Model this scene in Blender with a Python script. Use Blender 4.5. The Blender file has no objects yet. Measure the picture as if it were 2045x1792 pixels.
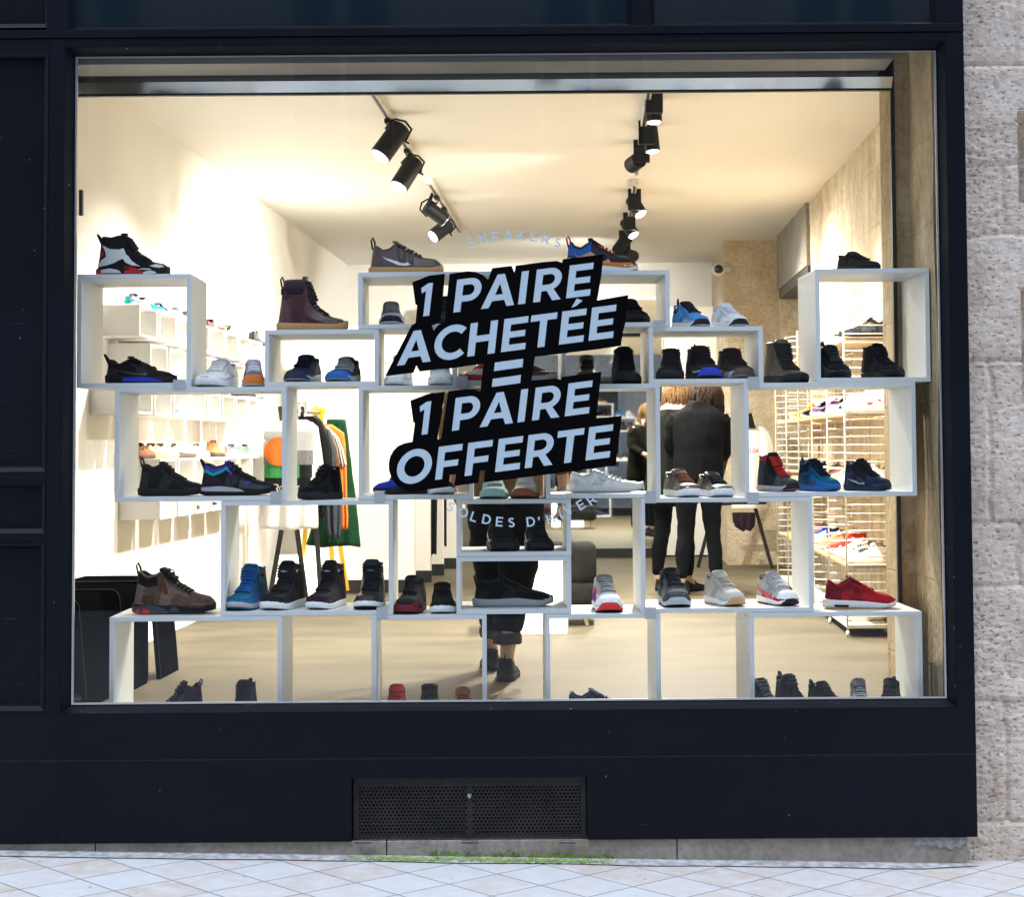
import bpy, bmesh, math, random
from mathutils import Vector, Matrix, noise, geometry
R = math.radians
sc = bpy.context.scene
# ---------------------------------------------------------------- camera
EYE = Vector((0.0, -6.88, 1.5))
PITCH, ROLL = R(2.87), 0.0075
FP, PX, PY = 3666.0, 1189.0, 710.0          # focal length and principal point, in 2045-wide picture units
_F = Vector((0, math.cos(PITCH), math.sin(PITCH)))
_U0 = Vector((0, -math.sin(PITCH), math.cos(PITCH)))
_R0 = Vector((1, 0, 0))
CR = _R0*math.cos(ROLL) - _U0*math.sin(ROLL)
CU = _U0*math.cos(ROLL) + _R0*math.sin(ROLL)
cam_d = bpy.data.cameras.new('camera'); cam = bpy.data.objects.new('camera', cam_d)
sc.collection.objects.link(cam)
mw = Matrix((CR, CU, -_F)).transposed().to_4x4(); mw.translation = EYE
cam.matrix_world = mw
cam_d.sensor_width = 36; cam_d.sensor_fit = 'HORIZONTAL'
cam_d.lens = FP/2045*36
cam_d.shift_x = (1022.5-PX)/2045
cam_d.shift_y = (PY-896)/2045
cam_d.clip_start = .1; cam_d.clip_end = 400
sc.camera = cam
# ---------------------------------------------------------------- sky, sun, exposure
w = bpy.data.worlds.new('World'); sc.world = w; w.use_nodes = True
nt = w.node_tree
sky = nt.nodes.new('ShaderNodeTexSky'); sky.sky_type = 'NISHITA'; sky.sun_disc = False
sky.sun_elevation = R(76); sky.sun_rotation = R(175)
sky.air_density = 1.0; sky.dust_density = 1.0; sky.ozone_density = 0.8
nt.links.new(sky.outputs[0], nt.nodes['Background'].inputs[0])
nt.nodes['Background'].inputs[1].default_value = 0.15
sd = bpy.data.lights.new('sun', 'SUN'); sd.energy = 0.6; sd.angle = R(40); sd.color = (.82, .96, 1)
sun = bpy.data.objects.new('sun', sd); sc.collection.objects.link(sun)
sun.rotation_euler = (R(90-76), 0, R(-5))
sun.location = (0, -5, 8)
sc.view_settings.view_transform = 'Standard'; sc.view_settings.look = 'None'
sc.view_settings.exposure = 1.45; sc.view_settings.gamma = 1
sc.cycles.use_denoising = True
sc.cycles.max_bounces = 10; sc.cycles.diffuse_bounces = 5; sc.cycles.glossy_bounces = 4
sc.cycles.transparent_max_bounces = 16; sc.cycles.transmission_bounces = 6
sc.cycles.sample_clamp_indirect = 6; sc.cycles.caustics_reflective = False; sc.cycles.caustics_refractive = False
# ---------------------------------------------------------------- helpers
rnd = random.Random(7)
def ray(px, py):
    return _F + CR*((px-PX)/FP) + CU*(-(py-PY)/FP)
def WY(px, py, y):                       # a measured picture point on the plane Y = y, in metres
    d = ray(px, py); return EYE + d*((y-EYE.y)/d.y)
def WXp(px, py, x):
    d = ray(px, py); return EYE + d*((x-EYE.x)/d.x)
def WZ(px, py, z):
    d = ray(px, py); return EYE + d*((z-EYE.z)/d.z)
_mats = {}
def mat(name, col, rough=.6, metal=0., var=.06, scale=14., bump=0., bscale=120., emit=0., spec=.5, coat=0., sheen=0., ecol=None):
    if name in _mats: return _mats[name]
    m = bpy.data.materials.new(name); m.use_nodes = True
    n = m.node_tree.nodes; l = m.node_tree.links; p = n['Principled BSDF']
    col = tuple(col)[:3]
    tc = n.new('ShaderNodeTexCoord')
    if var > 0:
        t = n.new('ShaderNodeTexNoise'); t.inputs['Scale'].default_value = scale; t.inputs['Detail'].default_value = 5
        l.new(tc.outputs['Object'], t.inputs['Vector'])
        rp = n.new('ShaderNodeValToRGB')
        rp.color_ramp.elements[0].position = .3; rp.color_ramp.elements[1].position = .7
        rp.color_ramp.elements[0].color = tuple(max(0, c*(1-var)) for c in col)+(1,)
        rp.color_ramp.elements[1].color = tuple(min(1, c*(1+var)) for c in col)+(1,)
        l.new(t.outputs[0], rp.inputs[0]); l.new(rp.outputs[0], p.inputs['Base Color'])
    else:
        p.inputs['Base Color'].default_value = col+(1,)
    p.inputs['Roughness'].default_value = rough; p.inputs['Metallic'].default_value = metal
    p.inputs['Specular IOR Level'].default_value = spec
    if coat: p.inputs['Coat Weight'].default_value = coat; p.inputs['Coat Roughness'].default_value = .1
    if sheen: p.inputs['Sheen Weight'].default_value = sheen
    if bump > 0:
        t2 = n.new('ShaderNodeTexNoise'); t2.inputs['Scale'].default_value = bscale; t2.inputs['Detail'].default_value = 3
        l.new(tc.outputs['Object'], t2.inputs['Vector'])
        b = n.new('ShaderNodeBump'); b.inputs['Strength'].default_value = bump; b.inputs['Distance'].default_value = .004
        l.new(t2.outputs[0], b.inputs['Height']); l.new(b.outputs[0], p.inputs['Normal'])
    if emit:
        p.inputs['Emission Color'].default_value = tuple(ecol or col)+(1,); p.inputs['Emission Strength'].default_value = emit
    _mats[name] = m
    return m
class MB:                                # collects shapes and links them as ONE mesh object
    def __init__(s): s.v = []; s.f = []; s.m = []
    def add(s, vs, fs, mi=0):
        o = len(s.v); s.v += [Vector(a) for a in vs]
        for k, f in enumerate(fs):
            s.f.append(tuple(o+i for i in f)); s.m.append(mi[k] if isinstance(mi, list) else mi)
        return s
    def box(s, x0, y0, z0, x1, y1, z1, mi=0):
        return s.add([(x0,y0,z0),(x1,y0,z0),(x1,y1,z0),(x0,y1,z0),(x0,y0,z1),(x1,y0,z1),(x1,y1,z1),(x0,y1,z1)],
              [(0,3,2,1),(4,5,6,7),(0,1,5,4),(1,2,6,5),(2,3,7,6),(3,0,4,7)], mi)
    def quad(s, a, b, c, d, mi=0): return s.add([a,b,c,d], [(0,1,2,3)], mi)
    def cyl(s, p0, p1, r0, r1=None, seg=16, caps=True, mi=0, capmi=None):
        r1 = r0 if r1 is None else r1
        p0 = Vector(p0); p1 = Vector(p1); d = (p1-p0).normalized()
        a = d.orthogonal().normalized(); b = d.cross(a)
        vs = []
        for p, r in ((p0, r0), (p1, r1)):
            for i in range(seg):
                t = 2*math.pi*i/seg; vs.append(p+a*r*math.cos(t)+b*r*math.sin(t))
        fs = [(i, (i+1)%seg, seg+(i+1)%seg, seg+i) for i in range(seg)]; mm = [mi]*seg
        if caps:
            fs += [tuple(range(seg))[::-1], tuple(range(seg, 2*seg))]; mm += [mi, mi if capmi is None else capmi]
        return s.add(vs, fs, mm)
    def tube(s, pts, r, seg=6, mi=0, closed=False):
        pts = [Vector(p) for p in pts]; n = len(pts); rr = r if isinstance(r, (list, tuple)) else [r]*n
        o = len(s.v); prev = None; k = 0
        for i, p in enumerate(pts):
            if closed: d = pts[(i+1)%n]-pts[i-1]
            else: d = pts[min(i+1, n-1)]-pts[max(i-1, 0)]
            if d.length < 1e-9: d = Vector((0,0,1))
            d.normalize()
            a = (prev - d*prev.dot(d)) if prev is not None else d.orthogonal()
            if a.length < 1e-6: a = d.orthogonal()
            a.normalize(); prev = a; b = d.cross(a)
            for j in range(seg):
                t = 2*math.pi*j/seg; s.v.append(p+a*rr[i]*math.cos(t)+b*rr[i]*math.sin(t))
        for i in range(n if closed else n-1):
            i2 = (i+1)%n
            for j in range(seg):
                s.f.append((o+i*seg+j, o+i*seg+(j+1)%seg, o+i2*seg+(j+1)%seg, o+i2*seg+j)); s.m.append(mi)
        if not closed:
            s.f.append(tuple(o+j for j in range(seg))[::-1]); s.m.append(mi)
            s.f.append(tuple(o+(n-1)*seg+j for j in range(seg))); s.m.append(mi)
        return s
    def loft(s, rings, mi=0, closed=True, caps=True):          # rings: lists of points of equal length
        o = len(s.v); n = len(rings[0])
        for r in rings: s.v += [Vector(p) for p in r]
        for i in range(len(rings)-1):
            for j in range(n if closed else n-1):
                s.f.append((o+i*n+j, o+i*n+(j+1)%n, o+(i+1)*n+(j+1)%n, o+(i+1)*n+j)); s.m.append(mi)
        if caps and closed:
            s.f.append(tuple(o+j for j in range(n))[::-1]); s.m.append(mi)
            k = o+(len(rings)-1)*n
            s.f.append(tuple(k+j for j in range(n))); s.m.append(mi)
        return s
    def poly(s, loops, fn, mi=0):                               # flat outline with holes, fn maps (u, v) to a point
        tris = geometry.tessellate_polygon([[Vector((u, v, 0)) for u, v in lp] for lp in loops])
        flat = [fn(u, v) for lp in loops for u, v in lp]
        return s.add(flat, [tuple(t) for t in tris], mi)
    def slab(s, loops, fn, mi=0):                               # outline with a front and a back: fn(u, v, 0|1)
        s.poly(loops, lambda u, v: fn(u, v, 0), mi)
        for lp in loops:
            n = len(lp)
            s.add([fn(u, v, 0) for u, v in lp]+[fn(u, v, 1) for u, v in lp], [(i, (i+1)%n, n+(i+1)%n, n+i) for i in range(n)], mi)
        return s.poly(loops, lambda u, v: fn(u, v, 1), mi)
    def build(s, name, mats, parent=None, smooth=False, bevel=0., origin=None, local=False, fixn=False):
        me = bpy.data.meshes.new(name)
        off = Vector((0,0,0))
        if not local:
            if parent is not None:
                q = parent
                while q is not None: off = off+q.location; q = q.parent
            elif origin is not None: off = Vector(origin)
            else:
                xs = [v.x for v in s.v]; ys = [v.y for v in s.v]; zs = [v.z for v in s.v]
                off = Vector(((min(xs)+max(xs))/2, (min(ys)+max(ys))/2, min(zs)))
        me.from_pydata([v-off for v in s.v], [], s.f)
        for m in (mats if isinstance(mats, (list, tuple)) else [mats]): me.materials.append(m)
        me.polygons.foreach_set('material_index', s.m)
        if smooth: me.polygons.foreach_set('use_smooth', [True]*len(me.polygons))
        me.update()
        if fixn:
            bm = bmesh.new(); bm.from_mesh(me); bmesh.ops.recalc_face_normals(bm, faces=bm.faces); bm.to_mesh(me); bm.free()
        o = bpy.data.objects.new(name, me); sc.collection.objects.link(o)
        if parent is not None: o.parent = parent
        elif not local: o.location = off
        if smooth and smooth is not True:
            me.polygons.foreach_set('use_smooth', [True]*len(me.polygons))
        if bevel:
            b = o.modifiers.new('bevel', 'BEVEL'); b.width = bevel; b.segments = 2; b.limit_method = 'ANGLE'; b.angle_limit = R(50)
        return o
def thing(name, label, cat, loc=(0,0,0), rz=0., group=None):
    o = bpy.data.objects.new(name, None); sc.collection.objects.link(o)
    o.empty_display_size = .05
    o.location = loc; o.rotation_euler = (0, 0, rz); o['label'] = label; o['category'] = cat
    if group: o['group'] = group
    return o
def tag(o, label, cat, group=None):
    o['label'] = label; o['category'] = cat
    if group: o['group'] = group
    return o
def struct(o): o['kind'] = 'structure'; return o
def stuff(o): o['kind'] = 'stuff'; return o
def copy_tree(o, parent=None):
    c = o.copy(); sc.collection.objects.link(c)
    if parent is not None: c.parent = parent
    for ch in list(o.children): copy_tree(ch, c)
    return c
# ---------------------------------------------------------------- street: pavement and facade
YF, YG, YB, DB = -.06, 0., .12, .395       # facade front, glass, front of the shelf boxes, box depth
FLOOR, CEIL, XL, XR = .434, 3.364, -2.5, 1.65
def paint_mat(name, base, edge=.0):
    m = bpy.data.materials.new(name); m.use_nodes = True
    n = m.node_tree.nodes; l = m.node_tree.links; p = n['Principled BSDF']
    tc = n.new('ShaderNodeTexCoord')
    a = n.new('ShaderNodeTexNoise'); a.inputs['Scale'].default_value = 1.7; a.inputs['Detail'].default_value = 8; a.inputs['Roughness'].default_value = .65
    l.new(tc.outputs['Object'], a.inputs[0])
    rp = n.new('ShaderNodeValToRGB'); rp.color_ramp.elements[0].position = .35; rp.color_ramp.elements[1].position = .75
    rp.color_ramp.elements[0].color = tuple(c*.8 for c in base)+(1,); rp.color_ramp.elements[1].color = tuple(c*1.3 for c in base)+(1,)
    l.new(a.outputs[0], rp.inputs[0])
    mp = n.new('ShaderNodeMapping'); mp.inputs['Scale'].default_value = (1, 1, 26); l.new(tc.outputs['Object'], mp.inputs[0])
    s = n.new('ShaderNodeTexNoise'); s.inputs['Scale'].default_value = 9; s.inputs['Detail'].default_value = 4; l.new(mp.outputs[0], s.inputs[0])
    sr = n.new('ShaderNodeValToRGB'); sr.color_ramp.elements[0].position = .70; sr.color_ramp.elements[1].position = .76
    sr.color_ramp.elements[0].color = (0,0,0,1); sr.color_ramp.elements[1].color = (.5,.5,.5,1)
    l.new(s.outputs[0], sr.inputs[0])
    d = n.new('ShaderNodeTexNoise'); d.inputs['Scale'].default_value = 55; d.inputs['Detail'].default_value = 1; l.new(tc.outputs['Object'], d.inputs[0])
    dr = n.new('ShaderNodeValToRGB'); dr.color_ramp.elements[0].position = .785; dr.color_ramp.elements[1].position = .815
    dr.color_ramp.elements[0].color = (0,0,0,1); dr.color_ramp.elements[1].color = (1,1,1,1); l.new(d.outputs[0], dr.inputs[0])
    mx = n.new('ShaderNodeMix'); mx.data_type = 'RGBA'; mx.inputs[7].default_value = (.10,.11,.13,1)
    l.new(sr.outputs[0], mx.inputs[0]); l.new(rp.outputs[0], mx.inputs[6])
    m2 = n.new('ShaderNodeMix'); m2.data_type = 'RGBA'; m2.inputs[7].default_value = (.22,.22,.22,1)
    l.new(dr.outputs[0], m2.inputs[0]); l.new(mx.outputs[2], m2.inputs[6]); l.new(m2.outputs[2], p.inputs['Base Color'])
    rr = n.new('ShaderNodeMapRange'); rr.inputs[3].default_value = .38; rr.inputs[4].default_value = .6
    l.new(a.outputs[0], rr.inputs[0]); l.new(rr.outputs[0], p.inputs['Roughness'])
    g = n.new('ShaderNodeTexNoise'); g.inputs['Scale'].default_value = 260; l.new(tc.outputs['Object'], g.inputs[0])
    b = n.new('ShaderNodeBump'); b.inputs['Strength'].default_value = .12; b.inputs['Distance'].default_value = .002
    l.new(g.outputs[0], b.inputs['Height']); l.new(b.outputs[0], p.inputs['Normal'])
    p.inputs['Specular IOR Level'].default_value = .16
    return m
NAVY = paint_mat('navy_paint', (.0026, .0038, .0078))
ALU = mat('aluminium', (.55,.57,.6), .35, .9, var=.05)
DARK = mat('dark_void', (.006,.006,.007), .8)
BLACKM = mat('black_metal', (.012,.012,.013), .45, var=.1)

def px(x, y, Y=YF): return WY(x, y, Y).x
def pz(x, y, Y=YF): return WY(x, y, Y).z
# opening of the shop window, on the glass
GX0 = px(148.5, 757, YG); GX1 = px(1878.5, 740, YG); GZ0 = pz(1018, 1401, YG); GZ1 = pz(1018, 108, YG)
S = .026                                            # splay of the frame moulding
FX0, FX1, FZ0, FZ1 = GX0-S, GX1+S, GZ0-S, GZ1+S      # where the splay meets the facade front
FRX = px(1938, 850)                                 # right end of the shop front
BZ0 = pz(976, 1680); BZ1 = pz(976, 1514.5)
TZ0 = pz(1000, 69.5); TZ1 = pz(1000, 53)              # groove in the transom, foot of the upper windows
TOPZ = TZ1+.75
LPX = px(95, 757)                                    # right side of the panelled door leaf
FLX = LPX-.95
ground_a = WY(0, 1703.6, -.045); ground_b = WY(1932, 1730.6, -.045)
GS = (ground_b.z-ground_a.z)/(ground_b.x-ground_a.x)
def gz(x): return ground_a.z + GS*(x-ground_a.x)

front = thing('shop_front', 'dark navy painted timber shop front framing the big display window', 'shop front', (0, YF, BZ0))
T = .075
G1 = px(702, 1618); G2 = px(1172.8, 1618); GT = pz(937, 1554)
b = MB()
b.box(FLX, YF, BZ0, G1, YF+T, BZ1-.0015).box(G2, YF, BZ0, FRX, YF+T, BZ1-.0015).box(G1, YF, GT, G2, YF+T, BZ1-.0015)
b.box(FLX, YF, BZ1+.0015, FRX, YF+T, FZ0)
bj = MB(); bj.box(FLX, YF+.002, BZ1-.0015, FRX, YF+T, BZ1+.0015); bj.build('joint_strip', mat('chipped_paint', (.022,.026,.036), .6, var=.9, scale=30), front)
b.build('base_panel', NAVY, front, bevel=.0012)
b = MB(); b.box(FX1, YF, FZ0, FRX, YF+T, TZ0-.0015); b.build('post', NAVY, front, bevel=.002)
b = MB(); b.box(LPX, YF, FZ0, FX0, YF+T, TZ0-.0015); b.build('post', NAVY, front, bevel=.002)
b = MB(); b.box(FX0, YF+.0015, FZ1, FX1, YF+T, TZ0-.0015)
b.box(FLX, YF+.007, TZ0-.0015, FRX, YF+T, TZ0+.0015)
b.box(FLX, YF-.004, TZ0+.0015, FRX, YF+T, TZ1)
b.build('transom', NAVY, front, bevel=.002)
# upper windows
ux0, ux1, ux2, ux3 = px(143, 20), px(1254, 20), px(1306, 20), px(1861, 20)
for (ma, mb_) in ((FLX, FLX+.03), (px(92, 20), ux0-.012), (ux1+.012, ux2-.012), (ux3+.012, FRX)):
    b = MB(); b.box(ma, YF, TZ1, mb_, YF+T, TOPZ); b.build('mullion', NAVY, front, bevel=.002)
UG = bpy.data.materials.new('dark_window_glass'); UG.use_nodes = True
_p = UG.node_tree.nodes['Principled BSDF']; _p.inputs['Base Color'].default_value = (.007,.015,.022,1); _p.inputs['Roughness'].default_value = .06; _p.inputs['Specular IOR Level'].default_value = .6
def ring(mb, x0, z0, x1, z1, ya, s, yb, mi=0):       # splayed frame: rect at ya, grown by s at yb
    a = [(x0,ya,z0),(x1,ya,z0),(x1,ya,z1),(x0,ya,z1)]; c = [(x0-s,yb,z0-s),(x1+s,yb,z0-s),(x1+s,yb,z1+s),(x0-s,yb,z1+s)]
    mb.add(a+c, [(i, (i+1)%4, 4+(i+1)%4, 4+i) for i in range(4)], mi)
for (xa, xb) in ((ux0, ux1), (ux2, ux3)):
    z0 = TZ1+.012
    f = MB(); ring(f, xa+.004, z0+.006, xb-.004, TOPZ-.02, YF+.035, .016, YF-.001); fo = f.build('window_frame', NAVY, front)
    f = MB(); f.quad((xa-.0, YF+.034, z0), (xb+.0, YF+.034, z0), (xb, YF+.034, TOPZ), (xa, YF+.034, TOPZ)); f.build('window_pane', UG, front)
# panelled door leaf on the left: stiles, rails, recessed panels with splayed mouldings
dx0, dx1 = FLX+.03, px(92, 757)
pan = [(pz(40, 55), TOPZ-.05), (pz(40, 943), pz(40, 103)), (pz(40, 1066), pz(40, 961)), (pz(40, 1421), pz(40, 1083))]
rails = MB(); cuts = sorted([TZ1] + [z for a in pan for z in a])
dl, dr = dx0+.1, dx1
zs = sorted(pan)
bounds = [FZ0] + [z for a in zs for z in a] + [TOPZ]
for i in range(0, len(bounds), 2):
    za, zb = bounds[i], bounds[i+1]
    if za < TZ1 < zb:
        rails.box(dl, YF+.001, za, dr, YF+T, TZ0-.0015)
    else: rails.box(dl, YF+.001, za, dr, YF+T, zb)
rails.box(FLX, YF+.001, FZ0, dl, YF+T, TZ0-.0015)
rails.box(dr, YF+.001, FZ0, LPX-.0005, YF+T, TZ0-.0015)
dob = rails.build('door_leaf', NAVY, front, bevel=.0015)
f = MB(); f.box(FLX, YF+T+.001, FZ0, LPX+.03, YF+T+.02, TOPZ); f.build('blackout_panel', DARK, front)  # unseen dark sheet added to stop light leaking past the door leaf
for (za, zb) in pan:
    f = MB(); s = .017
    ring(f, dl+s+.008, za+s+.008, dr-s-.008, zb-s-.008, YF+.035, .008, YF+.012)
    ring(f, dl+s, za+s, dr-s, zb-s, YF+.012, s, YF-.001)
    f.quad((dl+s, YF+.035, za+s), (dr-s, YF+.035, za+s), (dr-s, YF+.035, zb-s), (dl+s, YF+.035, zb-s))
    f.build('door_panel', NAVY, dob)
# moulding round the display window, its metal glazing strip and the pane
f = MB(); ring(f, GX0, GZ0, GX1, GZ1, YG-.002, S, YF-.001); f.build('window_moulding', NAVY, front)
f = MB(); t = .007
for (x0, z0, x1, z1) in ((GX0, GZ0, GX1, GZ0+t*.9), (GX0, GZ1-.004, GX1, GZ1), (GX0, GZ0+t*.9, GX0+t, GZ1-.004), (GX1-t, GZ0+t*.9, GX1, GZ1-.004)):
    f.box(x0, YG-.012, z0, x1, YG-.001, z1)
f.build('glazing_strip', ALU, front)
GL = bpy.data.materials.new('window_glass'); GL.use_nodes = True
n = GL.node_tree.nodes; l = GL.node_tree.links; n.remove(n['Principled BSDF'])
tr = n.new('ShaderNodeBsdfTransparent'); tr.inputs[0].default_value = (.97,.98,.975,1)
go = n.new('ShaderNodeBsdfGlossy'); go.inputs['Roughness'].default_value = .015
fr = n.new('ShaderNodeFresnel')
gm = n.new('ShaderNodeNewGeometry'); im = n.new('ShaderNodeMapRange'); im.inputs[3].default_value = 1.5; im.inputs[4].default_value = 1/1.5     # thin pane: same index from both sides
l.new(gm.outputs['Backfacing'], im.inputs[0]); l.new(im.outputs[0], fr.inputs[0])
mx = n.new('ShaderNodeMixShader'); l.new(fr.outputs[0], mx.inputs[0]); l.new(tr.outputs[0], mx.inputs[1]); l.new(go.outputs[0], mx.inputs[2])
l.new(mx.outputs[0], n['Material Output'].inputs[0])
f = MB(); f.quad((GX0, YG, GZ0), (GX1, YG, GZ0), (GX1, YG, GZ1), (GX0, YG, GZ1)); f.build('window_pane', GL, front)
f = MB(); f.box(GX0+.004, YG+.03, pz(153, 430, .03), GX0+.016, YG+.05, pz(153, 379, .03)); f.build('hinge', BLACKM, front)

# vent grille: a real perforated sheet in front of a dark cavity
vent = thing('vent_grille', 'rusty dark perforated metal vent grille at the foot of the shop front', 'vent', ((G1+G2)/2, YF+.02, BZ0))
RUST = mat('rusty_dark_metal', (.022,.019,.019), .7, .3, var=.5, scale=9, bump=.3, bscale=60)
gy = YF+.022
vx0, vx1, vz0, vz1 = G1+.004, G2-.004, BZ0+.004, GT-.003
pit = .0145; rw = pit*.866; hr = .0052
def perforated(x0, x1, z0, z1):
    mb = MB(); nc = int((x1-x0)/pit); nr = int((z1-z0)/rw); ox = (x1-x0-nc*pit)/2; oz = (z1-z0-nr*rw)/2
    hexa = [(math.cos(R(30+60*k))*pit/math.sqrt(3), math.sin(R(30+60*k))*pit/math.sqrt(3)) for k in range(6)]
    for j in range(nr):
        for i in range(nc):
            cx = x0+ox+(i+.5+.5*(j%2))*pit; cz = z0+oz+(j+.5)*rw
            if cx+pit/2 > x1: continue
            solid = False
            vs = [(cx+a, gy, cz+c) for a, c in hexa]
            if (abs(cx-(x0+x1)/2) < .012): mb.add(vs, [tuple(range(6))]); continue
            vs += [(cx+math.cos(R(30+60*k))*hr, gy+.0005, cz+math.sin(R(30+60*k))*hr) for k in range(6)]
            mb.add(vs, [(k, (k+1)%6, 6+(k+1)%6, 6+k) for k in range(6)])
    return mb
mb = perforated(vx0+.012, vx1-.012, vz0+.004, vz1-.03)
mb.build('perforated_panel', RUST, vent)
f = MB()
f.box(vx0, gy-.001, vz0, vx0+.02, gy+.008, vz1).box(vx1-.02, gy-.001, vz0, vx1, gy+.008, vz1).box(vx0+.02, gy-.001, vz1-.034, vx1-.02, gy+.008, vz1).box(vx0+.02, gy-.001, vz0, vx1-.02, gy+.008, vz0+.011)
f.build('frame', RUST, vent, bevel=.001)
f = MB(); f.box(G1, YF+.07, BZ0+.001, G2, YF+.08, GT+.01); f.build('cavity_back', DARK, vent)
for hx in (828, 938, 1122):
    pass
for hx in (726, 938.5, 1133.5):
    f = MB(); q = WY(hx, 1684, YF); f.cyl((q.x-.031, YF-.004, q.z+.003), (q.x+.031, YF-.004, q.z+.003), .006, seg=12)
    f.build('hinge', mat('worn_steel', (.16,.14,.14), .5, .7, var=.3, scale=60), vent)
f = MB(); q = WY(936.5, 1592, YF)
f.slab([[(-.008, .006), (.008, .006), (.006, -.004), (0, -.012), (-.006, -.004)][::-1]], lambda u, v, k: (q.x+u, gy-.004+.004*k, q.z+v)); f.build('keyhole_plate', mat('pale_zinc', (.35,.35,.36), .5, .6), vent)

# stone plinth below the panels: blocks butted with joints, one chipped corner
def stone_mat(name, c1, c2, scale=6., bump=.5, streak=False, courses=None):
    m = bpy.data.materials.new(name); m.use_nodes = True
    n = m.node_tree.nodes; l = m.node_tree.links; p = n['Principled BSDF']; p.inputs['Roughness'].default_value = .9; p.inputs['Specular IOR Level'].default_value = .25
    tc = n.new('ShaderNodeTexCoord'); vec = tc.outputs['Object']
    if streak:
        mp = n.new('ShaderNodeMapping'); mp.inputs['Scale'].default_value = (1, 1, .75); l.new(vec, mp.inputs[0]); vec = mp.outputs[0]
    a = n.new('ShaderNodeTexNoise'); a.inputs['Scale'].default_value = scale; a.inputs['Detail'].default_value = 9; a.inputs['Roughness'].default_value = .68; l.new(vec, a.inputs[0])
    rp = n.new('ShaderNodeValToRGB'); e = rp.color_ramp.elements; e[0].position = .32; e[1].position = .68; e[0].color = tuple(c1)+(1,); e[1].color = tuple(c2)+(1,)
    l.new(a.outputs[0], rp.inputs[0])
    g = n.new('ShaderNodeTexNoise'); g.inputs['Scale'].default_value = scale*9; g.inputs['Detail'].default_value = 6; l.new(vec, g.inputs[0])
    mx = n.new('ShaderNodeMix'); mx.data_type = 'RGBA'; mx.blend_type = 'MULTIPLY'; mx.inputs[0].default_value = .45
    gr = n.new('ShaderNodeValToRGB'); gr.color_ramp.elements[0].position = .28; gr.color_ramp.elements[1].position = .55
    gr.color_ramp.elements[0].color = (.45,.4,.36,1); gr.color_ramp.elements[1].color = (1,1,1,1)
    l.new(g.outputs[0], gr.inputs[0]); l.new(rp.outputs[0], mx.inputs[6]); l.new(gr.outputs[0], mx.inputs[7])
    b = n.new('ShaderNodeBump'); b.inputs['Strength'].default_value = bump; b.inputs['Distance'].default_value = .01
    col = mx.outputs[2]
    if courses:
        sx = n.new('ShaderNodeSeparateXYZ'); cx = n.new('ShaderNodeCombineXYZ'); l.new(tc.outputs['Object'], sx.inputs[0])
        wn = n.new('ShaderNodeTexNoise'); wn.inputs['Scale'].default_value = 3; l.new(tc.outputs['Object'], wn.inputs[0])
        wa = n.new('ShaderNodeMath'); wa.operation = 'MULTIPLY_ADD'; wa.inputs[1].default_value = .06; l.new(wn.outputs[0], wa.inputs[0]); l.new(sx.outputs['Z'], wa.inputs[2])
        l.new(sx.outputs[courses[0]], cx.inputs[0]); l.new(wa.outputs[0], cx.inputs[1])
        bk = n.new('ShaderNodeTexBrick'); bk.inputs['Scale'].default_value = 1; bk.inputs['Brick Width'].default_value = .78; bk.inputs['Row Height'].default_value = .34
        bk.inputs['Mortar Size'].default_value = .008; bk.inputs['Mortar Smooth'].default_value = .6
        bk.inputs['Color1'].default_value = (.72,.70,.68,1); bk.inputs['Color2'].default_value = (1.15,1.13,1.1,1); bk.inputs['Mortar'].default_value = (.62,.56,.48,1)
        l.new(cx.outputs[0], bk.inputs[0])
        m3 = n.new('ShaderNodeMix'); m3.data_type = 'RGBA'; m3.blend_type = 'MULTIPLY'; m3.inputs[0].default_value = .28; l.new(col, m3.inputs[6]); l.new(bk.outputs[0], m3.inputs[7])
        pn = n.new('ShaderNodeTexNoise'); pn.inputs['Scale'].default_value = 1.6; pn.inputs['Detail'].default_value = 7; pn.inputs['Roughness'].default_value = .7; l.new(vec, pn.inputs[0])
        pr_ = n.new('ShaderNodeValToRGB'); pr_.color_ramp.elements[0].position = .54; pr_.color_ramp.elements[1].position = .60
        pr_.color_ramp.elements[0].color = (0,0,0,1); pr_.color_ramp.elements[1].color = (.55,.55,.55,1); l.new(pn.outputs[0], pr_.inputs[0])
        m4 = n.new('ShaderNodeMix'); m4.data_type = 'RGBA'; m4.inputs[7].default_value = (.66,.60,.48,1); l.new(pr_.outputs[0], m4.inputs[0]); l.new(m3.outputs[2], m4.inputs[6])
        col = m4.outputs[2]
        b0 = n.new('ShaderNodeBump'); b0.invert = True; b0.inputs['Strength'].default_value = .3; b0.inputs['Distance'].default_value = .01; l.new(bk.outputs[1], b0.inputs['Height']); l.new(b0.outputs[0], b.inputs['Normal'])
    l.new(col, p.inputs['Base Color'])
    l.new(g.outputs[0], b.inputs['Height']); l.new(b.outputs[0], p.inputs['Normal'])
    return m
PLM = stone_mat('plinth_stone', (.24,.205,.17), (.42,.37,.32), 5, .35)
pl = thing('stone_plinth', 'low weathered stone plinth blocks under the navy shop front', 'plinth', (0, -.045, gz(0)))
xs = [FLX, WY(190, 1695, -.045).x, WY(772, 1690, -.045).x, WY(1352, 1690, -.045).x, WY(1932, 1700, -.045).x]
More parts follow.
